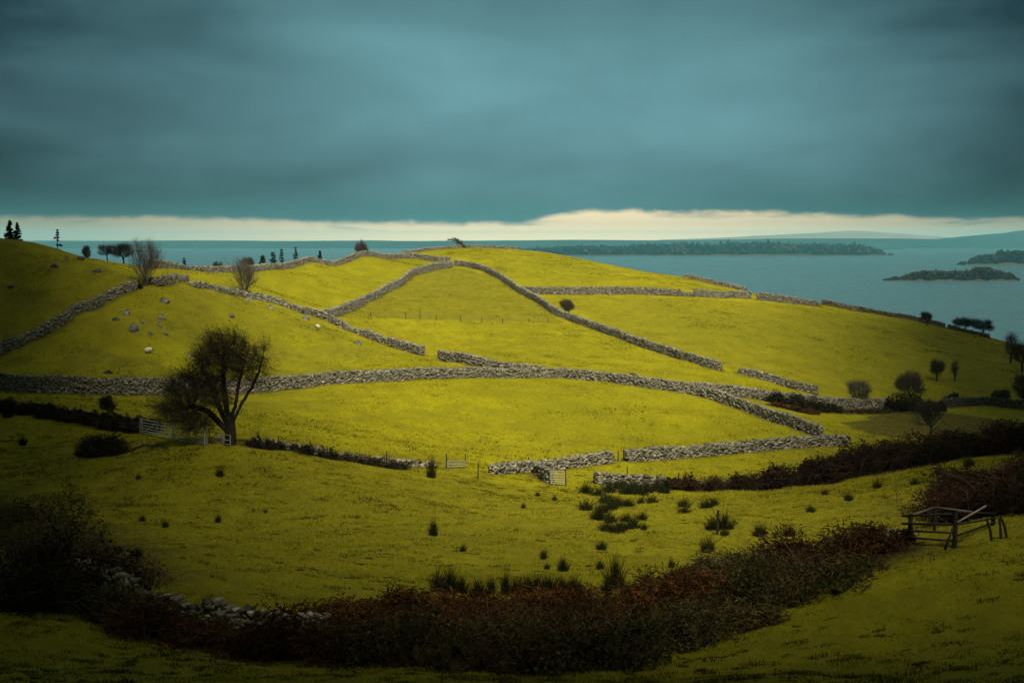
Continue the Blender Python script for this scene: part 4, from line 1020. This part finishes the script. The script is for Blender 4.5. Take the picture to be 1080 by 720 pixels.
boulder('pale pointed boulder at the right of the cluster with a dark notch', 170, 336, 10, 10, 303, 1.1)
boulder('upright pale boulder in the middle of the cluster', 150, 341, 7, 7, 304, 1.2)
boulder('wide dark slab boulder at the left foot of the cluster', 141, 348, 13, 9, 305, 0.8)
boulder('low greenish boulder under the pointed one', 168, 344, 7, 5, 306)
boulder('small dark boulder below the middle of the cluster', 158, 353, 6, 5, 307, 0.6)
boulder('thin tan boulder at the lower right of the cluster', 175, 353, 7, 3, 308, 1.0)
boulder('dark low boulder out to the left of the cluster', 122, 338, 8, 4, 309, 0.45)
boulder('grey boulder by itself on the upper slope of the dark left hill', 58, 282, 11, 5, 310, 0.6)
boulder('small pale boulder sitting near the left edge of the dark hill', 11, 303, 7, 6, 311, 1.2)
boulder('dark boulder close under the left skyline', 86, 274, 9, 4, 312, 0.4)
boulder('small grey stone just right of the lone grey boulder under the left skyline', 70, 274, 6, 4, 313, 0.8)
boulder('dark stone at the right of the dark left hill, below the flat-topped tree', 102, 287, 10, 5, 314, 0.5)
boulder('flat stone in the grass right of the cluster, above the spreading tree', 244, 334, 7, 4, 315, 0.7)
boulder('leaning pale rock at the foot of the broken wall beneath the leaning thorn', 262, 317, 9, 6, 316, 1.0)
boulder('slanting grey rock at the wall foot, right of the leaning thorn', 285, 325, 7, 8, 317, 1.1)
boulder('grey mossy block at the wall foot above the right sheep', 322, 337, 9, 8, 318, 0.9)
boulder('flat grey slab in the grass below the right sheep', 377, 363, 9, 4, 319, 0.8)
boulder('pale stone showing through the crown of the spreading tree', 200, 376, 8, 4, 320, 1.2)
boulder('tiny pale stone at the foot of the tall crossing wall', 643, 311, 5, 4, 321, 1.2, group='loose stones by the hilltop walls')
boulder('flat dark stone lying in the grass above the tall left wall', 114, 393, 12, 4, 322, 0.4, group=BG)

# ------------------------------------------------------------------ sheep
def sheep_material():
    m = bpy.data.materials.new('sheep'); nt, N, L, bs = nodes(m)
    a = N.new('ShaderNodeAttribute'); a.attribute_name = 'Col'
    tc = N.new('ShaderNodeTexCoord'); no = setin(N.new('ShaderNodeTexNoise'), Scale=22.0, Detail=3.0); L.new(tc.outputs['Object'], no.inputs['Vector'])
    bp = setin(N.new('ShaderNodeBump'), Strength=0.8, Distance=0.03); L.new(no.outputs['Fac'], bp.inputs['Height']); L.new(bp.outputs[0], bs.inputs['Normal'])
    L.new(a.outputs['Color'], bs.inputs['Base Color']); bs.inputs['Roughness'].default_value = 0.95
    return m
M_SHEEP = sheep_material()
def sheep_mesh():
    """one continuous animal grown over a skeleton: fat fleece, thin legs, head down grazing"""
    J = [((0, 0, .62), .27), ((.28, 0, .64), .27), ((-.28, 0, .63), .26), ((.46, 0, .70), .17), ((.60, 0, .62), .10), ((.70, 0, .44), .085), ((.78, 0, .28), .055), ((-.50, 0, .62), .12), ((-.56, 0, .48), .05)]
    E = [(0, 1), (0, 2), (1, 3), (3, 4), (4, 5), (5, 6), (2, 7), (7, 8)]
    for hx, parent in ((.27, 1), (-.30, 2)):
        for sy in (-1, 1):
            b = len(J); hind = hx < 0
            J += [((hx, sy * .13, .42), .10), ((hx + (-.05 if hind else .01), sy * .14, .24), .042), ((hx + (.0 if hind else 0), sy * .14, .08), .034), ((hx + .03, sy * .14, .0), .036)]
            E += [(parent, b), (b, b + 1), (b + 1, b + 2), (b + 2, b + 3)]
    for sy in (-1, 1):                                               # ears
        b = len(J); J += [((.64, sy * .12, .60), .03)]; E += [(4, b)]
    me = bpy.data.meshes.new('sheep'); me.from_pydata([j[0] for j in J], E, [])
    o = bpy.data.objects.new('sheep', me); link(o)
    md = o.modifiers.new('s', 'SKIN'); md.use_smooth_shade = True
    for v, (p, r) in zip(me.skin_vertices[0].data, J): v.radius = (r, r)
    me.skin_vertices[0].data[0].use_root = True
    o.modifiers.new('d', 'SUBSURF').levels = 2
    dg = bpy.context.evaluated_depsgraph_get(); ev = o.evaluated_get(dg); m2 = bpy.data.meshes.new_from_object(ev)
    bpy.data.objects.remove(o)
    V = np.empty(len(m2.vertices) * 3, np.float32); m2.vertices.foreach_get('co', V); V = V.reshape(-1, 3)
    lp = np.empty(len(m2.loops), np.int32); m2.loops.foreach_get('vertex_index', lp); q = V[lp]
    dark = (q[:, 2] < 0.30) | (q[:, 0] > 0.56)
    C = np.where(dark[:, None], [[0.05, 0.045, 0.04]], [[0.62, 0.58, 0.48]]); C = np.concatenate([C, np.ones((len(C), 1))], 1).astype(np.float32)
    ca = m2.color_attributes.new('Col', 'FLOAT_COLOR', 'CORNER'); ca.data.foreach_set('color', C.ravel())
    m2.materials.clear(); m2.materials.append(M_SHEEP)
    return m2
sm = sheep_mesh()
for (u, v, rz, lab) in ((335.5, 347.5, 2.3, 'white sheep with a dark face grazing under the descending wall'), (156.5, 373.5, 0.5, 'white sheep grazing on the left slope below the boulder cluster')):
    o = bpy.data.objects.new('sheep', sm); link(o); p = ground(u, v); o.location = [float(c) for c in p]; o.rotation_euler = (0, 0, rz); o.scale = (0.8, 0.8, 0.8)
    tag(o, lab, 'sheep', 'grazing sheep')

# ------------------------------------------------------------------ posts, gates, hurdles, pen
GREY = (0.24, 0.225, 0.18); DWOOD = (0.025, 0.02, 0.015); PWOOD = (0.19, 0.175, 0.135); STEEL = (0.40, 0.39, 0.33)
def post_parts(h, r, rng):
    b = MB(); t = rng.normal(0, 0.02, 2)
    zz = np.array([-0.4, 0.0, h * 0.5, h]); q = np.stack([zz * t[0], zz * t[1], zz], 1)
    rods(b, q[:-1], q[1:], [r, r * 1.05, r * 0.97], [r * 1.05, r * 0.97, r * 0.88], 7, DWOOD)
    rods(b, [q[-1]], [q[-1] + [0, 0, r * 0.5]], r * 0.88, r * 0.15, 7, PWOOD)
    return b
def post(label, u, v, hpx, r=0.06, col=None, group='fence posts', pos=None, lean=0.0):
    p = ground(u, v) if pos is None else pos
    b = post_parts(hpx * p[1] / F, r, np.random.default_rng(int(u * 7 + v)))
    if col is not None: b.c = [np.full_like(c, 1) * col for c in b.c]
    o = b.build('fence_post', M_WOOD); o.location = [float(c) for c in p]; o.rotation_euler = (0, lean, 0)
    return tag(o, label, 'post', group)
post('tall lone fence post standing in the rough field among rushes', 756.5, 564, 27, 0.075)
for u, v, h, lab in [(294, 473, 13, 'fence post in the scrub of the tumbled wall, first right of the spreading tree'), (327, 478, 13, 'fence post second right of the spreading tree in the tumbled wall'), (408, 491, 15, 'thin fence post standing in the tumbled wall left of its rush tuft'),
                     (471, 494, 16, 'fence post at the left end of the grey hurdle'), (491, 493, 14, 'fence post at the right end of the grey hurdle'), (557.5, 495, 13, 'fence post rising behind the ragged low wall left of the field gate'),
                     (530, 495, 9, 'short fence post behind the left end of the ragged low wall'), (504, 505, 17, 'thin pale stake in the open grass right of the grey hurdle'),
                     (657.5, 486, 12, 'dark gate post against the left end of the straight speckled wall'), (652, 486, 11, 'thin post a step left of the dark gate post in the gateway'), (661.5, 506, 14, 'thin post standing behind the short wall end'),
                     (715.5, 516, 18, 'dark fence post at the left tip of the long hedge'), (63, 433, 8, 'short stake on top of the dark hedge bank at left'), (137, 454, 15, 'thin stake left of the field gates')]:
    post(lab, u, v, h, 0.05)
for u, v, h in [(391, 334, 5), (428, 336, 6), (443, 336.5, 9), (460, 338, 6), (486, 339.5, 6), (508, 340, 5), (530, 340.5, 5), (558, 340, 5), (578, 340, 5)]:
    post('small weathered stake of the faint fence crossing the hill under the curving wall', u, v, h, 0.05, group='stakes of the faint hill fence')
# the wires of the faint hill fence
fw = [ground(u, v) for u, v in ((391, 334), (428, 336), (443, 336.5), (460, 338), (486, 339.5), (508, 340), (530, 340.5), (558, 340), (578, 340))]
b = MB()
for h in (0.35, 0.7):
    q = np.array(fw) + [0, 0, h]; rods(b, q[:-1], q[1:], 0.012, 0.012, 3, (0.12, 0.11, 0.10))
tag(b.build('fence_wire', M_METAL), 'two strands of wire strung between the small stakes of the hill fence', 'wire')

def gate(label, p0, p1, h, bars=5, mat=None, col=STEEL, group='field gates', name='field_gate', braces=True, r=0.032):
    """a tubular gate from p0 to p1 (hinge and latch feet on the ground)"""
    p0 = np.asarray(p0, float); p1 = np.asarray(p1, float); ax = p1 - p0; Lg = np.hypot(ax[0], ax[1]); an = math.atan2(ax[1], ax[0]); dz = ax[2]
    root = tag(empty(name, p0, an), label, 'gate', group); mat = mat or M_METAL
    def P(s, z): return np.array([s * Lg, 0, z + s * dz])
    b = MB(); lo, hi = 0.12, h
    for s in (0.0, 1.0): rods(b, [P(s, lo - 0.05)], [P(s, hi + 0.03)], r * 1.3, r * 1.3, 8, col)
    b.build('gate_frame', mat, root)
    for k in range(bars):
        z = lo + (hi - lo) * (k / (bars - 1)) ** 1.15
        b = MB(); rods(b, [P(0, z)], [P(1, z)], r, r, 8, col); b.build('bar', mat, root)
    if braces:
        for a, c in (((0.03, lo), (0.5, hi)), ((0.5, lo), (0.5, hi)), ((0.97, lo), (0.5, hi))):
            b = MB(); rods(b, [P(*a) + [0, 0.02, 0]], [P(*c) + [0, 0.02, 0]], r * 0.8, r * 0.8, 6, col); b.build('brace', mat, root)
    return root
gp = [ground(150, 458), ground(182, 464), ground(216, 471)]
gate('pale metal field gate, left leaf of the pair beside the spreading tree', gp[0], gp[1], 1.22, 6)
gate('pale metal field gate, right leaf of the pair seen through the hanging boughs', gp[1] + [0.12, 0, 0], gp[2], 1.2, 6)
post('pale gate post at the left end of the paired gates', 148.5, 458, 17, 0.075, PWOOD, 'gate posts', gp[0] - [0.18, 0, 0])
post('pale gate post at the right end of the paired gates', 217, 471, 20, 0.07, PWOOD, 'gate posts', gp[2] + [0.16, 0, 0])
gate('small grey hurdle between the paired gates and the trunk of the spreading tree', ground(221, 467), ground(235, 469), 0.85, 3, M_WOOD, GREY, name='hurdle', group='hurdles')
gate('short hurdle half hidden by the trunk of the spreading tree', ground(235.5, 470), ground(243, 471), 0.85, 3, M_WOOD, GREY, name='hurdle', group='hurdles', braces=False)
gate('low grey hurdle spanning two posts in the middle of the tumbled wall', ground(472, 494), ground(490.5, 493.5), 0.62, 3, M_WOOD, GREY, name='hurdle', group='hurdles', braces=False, r=0.05)
g0, g1 = ground(581, 511), ground(595.5, 512)
gate('small pale field gate at the end of the ragged low wall', g0, g1, 1.2, 6, M_WOOD, (0.34, 0.31, 0.2))
post('thin dark gate post at the right side of the small field gate', 596.5, 514, 18, 0.06, None, 'gate posts', g1 + [0.1, 0, 0])
# loose rails lying against the ragged wall
for (u0, v0, u1, v1, lab) in ((532, 500, 541, 495, 'pale fallen rail propped on the left part of the ragged low wall'), (546, 498.5, 552, 494, 'short pale rail leaning on the ragged low wall')):
    a_, c_ = ground(u0, v0), ground(u1, v1); b = MB(); rods(b, [a_ + [0, 0, .08]], [c_ + [0, -0.3, 0.5]], 0.06, 0.05, 6, PWOOD, cap=True)
    tag(b.build('rail', M_WOOD), lab, 'rail', 'loose rails by the ragged wall')
# fallen branch by the domed bush
b = MB(); q = [ground(140, 475), ground(152, 473), ground(163, 472), ground(172, 473), ground(179, 475.5)]; q = np.array(q) + [[0, -.2, .1], [0, 0, .28], [0, 0, .12], [0, 0, .3], [0, 0, .02]]
rods(b, q[:-1], q[1:], [.10, .09, .07, .055], [.09, .07, .055, .03], 7, (0.05, 0.045, 0.035)); rods(b, [q[1], q[2], q[1]], [q[1] + [-.5, .2, .5], q[2] + [.4, -.1, .35], q[1] + [.6, -.3, -.25]], .05, .015, 5, (0.05, 0.045, 0.035))
tag(b.build('fallen_branch', M_BARK), 'crooked fallen branch lying between the domed bush and the field gates', 'branch')

# the wooden pen on the right
pA, pB, pD, pC = ground(960, 572), ground(1007, 579), at(990, 61.5), at(1052, 60.5)
root = tag(empty('sheep_pen', pB), 'broken dark wooden pen of posts and rails below the bracken at right', 'pen')
def pen_post(p, top_v, r=0.10, name='post', lean=(0, 0)):
    b = MB(); z = (project(*p)[1] - top_v) * p[1] / F; p = np.asarray(p) - pB
    rods(b, [p - [0, 0, .4], p + [lean[0] * .5, lean[1] * .5, z * .5]], [p + [lean[0] * .5, lean[1] * .5, z * .5], p + [lean[0], lean[1], z]], [r, r], [r, r * 0.9], 7, DWOOD, cap=False)
    b.build(name, M_WOOD, root); return p + [lean[0], lean[1], z], z
def pen_rail(a, c, name='rail', r=0.05, col=DWOOD):
    b = MB(); rods(b, [a], [c], r, r * 0.85, 6, col, cap=True); b.build(name, M_WOOD, root)
s_ = pB[1] / F
tA, zA = pen_post(pA, 541, 0.10); tB, zB = pen_post(pB, 537, 0.10); tD, zD = pen_post(pD, 534, 0.08); tC, zC = pen_post(pC, 540, 0.09)
for f in (0.93, 0.66, 0.42, 0.2): pen_rail(tA - [0.35, 0, zA * (1 - f)], tB + [0.05, -0.02, -zB * (1.02 - f)], col=(0.03, 0.024, 0.018))
for f in (0.95, 0.6, 0.3): pen_rail(tB + [0, 0.05, -zB * (1 - f)], tC - [-0.1, 0, zC * (1.02 - f)], col=(0.028, 0.022, 0.017))
pen_rail(tA + [0.05, 0, -0.05], tD, 'pole', 0.045, (0.12, 0.105, 0.08)); pen_rail(tD + [0, 0, 0], tC + [-0.7, 0, 0.0], 'pole', 0.045, (0.12, 0.105, 0.08))
pen_rail(tB + [0.05, -0.1, -0.45], tB + [1.35, 0.5, 0.08], 'pole', 0.045, (0.22, 0.19, 0.14))
for dx, ln in ((0.35, -0.25), (0.75, -0.1), (1.1, -0.35)):
    p = ground(1040 + dx * 22, 572 - dx * 4); pen_post(p, project(*p)[1] - 22, 0.055, 'prop', (ln, 0.05))
pen_rail(np.array([-0.45, -0.15, -0.1]), np.array([-0.1, -0.05, zB * 0.55]), 'prop', 0.05)

# ------------------------------------------------------------------ clouds added overhead for shade, air, sky and light
SUN_AZ, SUN_EL = 164.0, 55.0            # from the view direction towards the right; above the horizon
sx, sy, sz = math.sin(R(SUN_AZ)) * math.cos(R(SUN_EL)), math.cos(R(SUN_AZ)) * math.cos(R(SUN_EL)), math.sin(R(SUN_EL))
CZ = 150.0
def shade_cloud_material():
    m = bpy.data.materials.new('shade_cloud'); nt, N, L, bs = nodes(m)
    bs.inputs['Base Color'].default_value = (0.75, 0.76, 0.78, 1); bs.inputs['Roughness'].default_value = 1.0; bs.inputs['Specular IOR Level'].default_value = 0
    return m
def shade_clouds():
    """a broken cloud deck over the near ground and both sides: added out of view, its gap shaped to light the hill"""
    g = np.linspace(-340, 340, 171); X, Y = np.meshgrid(g, np.linspace(-260, 420, 171))
    edge = 22 * fbm(X / 60, Y / 60, 91, 3)
    cx = X + edge * 0.5
    a = (cx - 4) / np.maximum(Y + 20, 25)
    # how deep inside the cloud a point lies, in metres (negative in the gap)
    up = np.clip((Y - 115) / 50, 0, 1)
    dl = -(a + 0.135 + 0.11 * up) * (Y + 20); dr = (a - 0.165 - 0.035 * up) * (Y + 20); dn = 66 - Y
    d = np.maximum(np.maximum(np.where(Y > 0, dl, 60), np.where(Y > 0, dr, 60)), dn + edge * 0.6)
    far_ok = Y < 400
    t = np.clip(d / 60, 0, 1) ** 0.5 * 26 * (1 + 0.4 * fbm(X / 45, Y / 45, 95, 3))
    inside_ = d > 0
    top = CZ + t; bot = CZ - t * 0.35
    ox, oy = sx / sz * (CZ + 17), sy / sz * (CZ + 17)
    k = X.shape[0]; i = np.arange(k * k).reshape(k, k)
    fc = inside_[:-1, :-1] & inside_[1:, :-1] & inside_[1:, 1:] & inside_[:-1, 1:]
    q = np.stack([i[:-1, :-1], i[:-1, 1:], i[1:, 1:], i[1:, :-1]], -1)[fc]
    b = MB(); b.add(np.stack([X + ox, Y + oy, top], -1).reshape(-1, 3), q); b.add(np.stack([X + ox, Y + oy, bot - 0.5], -1).reshape(-1, 3), q[:, ::-1])
    return b
tag(shade_clouds().build('shade_clouds', shade_cloud_material(), smooth=True), kind='stuff')  # unseen cloud added to darken the foreground and both sides

hz = MB(); hz.add(_BOXV * [30000, 25000, 156] + [0, 8800, LAKE_Z - 1.5 + 78], _BOXF)
hm = bpy.data.materials.new('haze'); hm.use_nodes = True; nt = hm.node_tree; nt.nodes.clear()
vo = nt.nodes.new('ShaderNodeVolumePrincipled'); ou = nt.nodes.new('ShaderNodeOutputMaterial'); nt.links.new(vo.outputs[0], ou.inputs['Volume'])
vo.inputs['Density'].default_value = 6.2e-5; vo.inputs['Color'].default_value = (0.24, 0.74, 0.82, 1); vo.inputs['Density Attribute'].default_value = ''; vo.inputs['Anisotropy'].default_value = 0.0
tag(hz.build('haze', hm), kind='stuff')

sun = bpy.data.lights.new('sun', 'SUN'); so_ = bpy.data.objects.new('sun', sun); link(so_)
sun.energy = 1.5; sun.angle = R(12); sun.color = (1.0, 0.95, 0.82)
so_.rotation_euler = Vector((-sx, -sy, -sz)).to_track_quat('-Z', 'Y').to_euler()
so_.location = (60, 20, 250)

W_ = bpy.data.worlds.new('World'); SC.world = W_; W_.use_nodes = True
nt = W_.node_tree; N = nt.nodes; L = nt.links
bg = N['Background']; bg.inputs['Strength'].default_value = 0.097
sk = N.new('ShaderNodeTexSky'); sk.sky_type = 'NISHITA'; sk.sun_disc = False; sk.sun_elevation = R(SUN_EL); sk.sun_rotation = R(SUN_AZ)
def wmath(op, a, b=None):
    m = N.new('ShaderNodeMath'); m.operation = op
    for s_, v_ in zip(m.inputs, (a, b)):
        if v_ is None: continue
        if hasattr(v_, 'links'): L.new(v_, s_)
        else: s_.default_value = v_
    return m.outputs[0]
def wrange(v, a, b, c=0.0, d=1.0, smooth=True):
    m = N.new('ShaderNodeMapRange'); m.interpolation_type = 'SMOOTHSTEP' if smooth else 'LINEAR'
    L.new(v, m.inputs['Value']); setin(m, From_Min=a, From_Max=b, To_Min=c, To_Max=d); return m.outputs[0]
def wmix(f, a, b):
    x = N.new('ShaderNodeMix'); x.data_type = 'RGBA'; L.new(f, x.inputs['Factor']) if hasattr(f, 'links') else setattr(x.inputs['Factor'], 'default_value', f)
    for s_, v_ in (('A', a), ('B', b)):
        k_ = [i for i in x.inputs if i.name == s_ and i.type == 'RGBA'][0]
        if hasattr(v_, 'links'): L.new(v_, k_)
        else: k_.default_value = (*v_, 1)
    return [o for o in x.outputs if o.type == 'RGBA'][0]
tc = N.new('ShaderNodeTexCoord'); sp = N.new('ShaderNodeSeparateXYZ'); L.new(tc.outputs['Generated'], sp.inputs[0])
X_, Y_, Z_ = sp.outputs
az = wmath('ARCTAN2', X_, Y_)                         # bearing, 0 straight ahead
def wnoise(sx_, sz_, det, seed, rough=0.55):
    c = N.new('ShaderNodeCombineXYZ'); L.new(wmath('MULTIPLY', az, sx_), c.inputs[0]); L.new(wmath('MULTIPLY', Z_, sz_), c.inputs[1]); c.inputs[2].default_value = seed
    n_ = setin(N.new('ShaderNodeTexNoise'), Scale=1.0, Detail=det, Roughness=rough, Distortion=0.4); L.new(c.outputs[0], n_.inputs['Vector']); return n_.outputs['Fac']
SKY_GAIN = 1.0
# the stratus deck: broad banks and streaks, thinnest (brightest) ahead, thick to both sides
n1 = wnoise(3.6, 12, 4, 1.3, 0.45); n2 = wnoise(9, 48, 6, 4.1); n3 = wnoise(2.2, 6, 3, 9.2)
thin = wmath('MULTIPLY', wrange(wmath('ABSOLUTE', wmath('ADD', az, -0.02)), 0.02, 0.40, 1, 0), wmath('MULTIPLY', wrange(Z_, 0.01, 0.075, 0.72, 1.0), wrange(Z_, 0.09, 0.20, 1.0, 0.5)))
lum = wmath('ADD', wmath('ADD', 0.07, wmath('MULTIPLY', thin, 0.64)), wmath('ADD', wmath('MULTIPLY', wmath('SUBTRACT', n1, 0.5), 1.0), wmath('MULTIPLY', wmath('ADD', wmath('MULTIPLY', wmath('SUBTRACT', n2, 0.5), 0.6), wmath('SUBTRACT', wnoise(11, 17, 4, 21.0, 0.6), 0.5)), 0.26)))
deck = wmix(wrange(lum, -0.02, 0.86, 0, 1, False), (0.022, 0.086, 0.112), (0.35, 0.80, 0.89))
deck = wmix(wmath('MULTIPLY', wrange(Z_, 0.05, 0.0, 0, 1), 0.7), deck, wmix(thin, (0.015, 0.085, 0.09), (0.10, 0.40, 0.37)))
# the clear strip along the horizon under the deck's ragged lower edge
lip = wmath('ADD', wmath('MULTIPLY', wrange(az, -0.005, 0.055), 0.0085), wmath('MULTIPLY', wrange(az, 0.13, 0.30), -0.0055))
lip = wmath('ADD', lip, wmath('MULTIPLY', wrange(az, -0.26, -0.05), -0.0035))
edge = wmath('ADD', wmath('ADD', lip, wmath('ADD', 0.0138, wmath('MULTIPLY', wmath('SUBTRACT', wnoise(14, 4, 5, 7.7, 0.65), 0.5), 0.006))), wmath('MULTIPLY', wmath('SUBTRACT', wnoise(40, 90, 6, 2.2, 0.7), 0.5), 0.0075))
deck = wmix(wrange(Z_, 0.22, 0.6), deck, (0.85, 0.98, 0.92))       # overhead the cloud is thinner and greyer
below = wrange(wmath('SUBTRACT', Z_, edge), 0.0026, -0.0026, 0, 1)
wisp = wmath('MULTIPLY', wrange(wmath('SUBTRACT', wnoise(16, 110, 6, 12.5, 0.65), 0.5), 0.0, 0.16), wrange(wmath('SUBTRACT', Z_, edge), -0.0075, -0.001))
below = wmath('MULTIPLY', below, wmath('SUBTRACT', 1.0, wmath('MULTIPLY', wisp, 0.55)))
strip = wmix(wrange(Z_, 0.011, 0.0), wmix(thin, (0.8, 0.64, 0.34), (3.5, 2.65, 1.55)), wmix(thin, (1.5, 1.12, 0.52), (7.2, 4.9, 2.3)))
col = wmix(below, deck, strip)
col = wmix(0.006, col, sk.outputs[0])
L.new(col, bg.inputs['Color'])

vs = SC.view_settings; vs.view_transform = 'Standard'; vs.look = 'None'; vs.exposure = 2.1; vs.gamma = 1.0; vs.use_curve_mapping = False
SC.render.engine = 'CYCLES'
SC.cycles.use_denoising = True
SC.cycles.max_bounces = 5; SC.cycles.diffuse_bounces = 2; SC.cycles.glossy_bounces = 2; SC.cycles.volume_bounces = 0; SC.cycles.transmission_bounces = 2; SC.cycles.transparent_max_bounces = 8
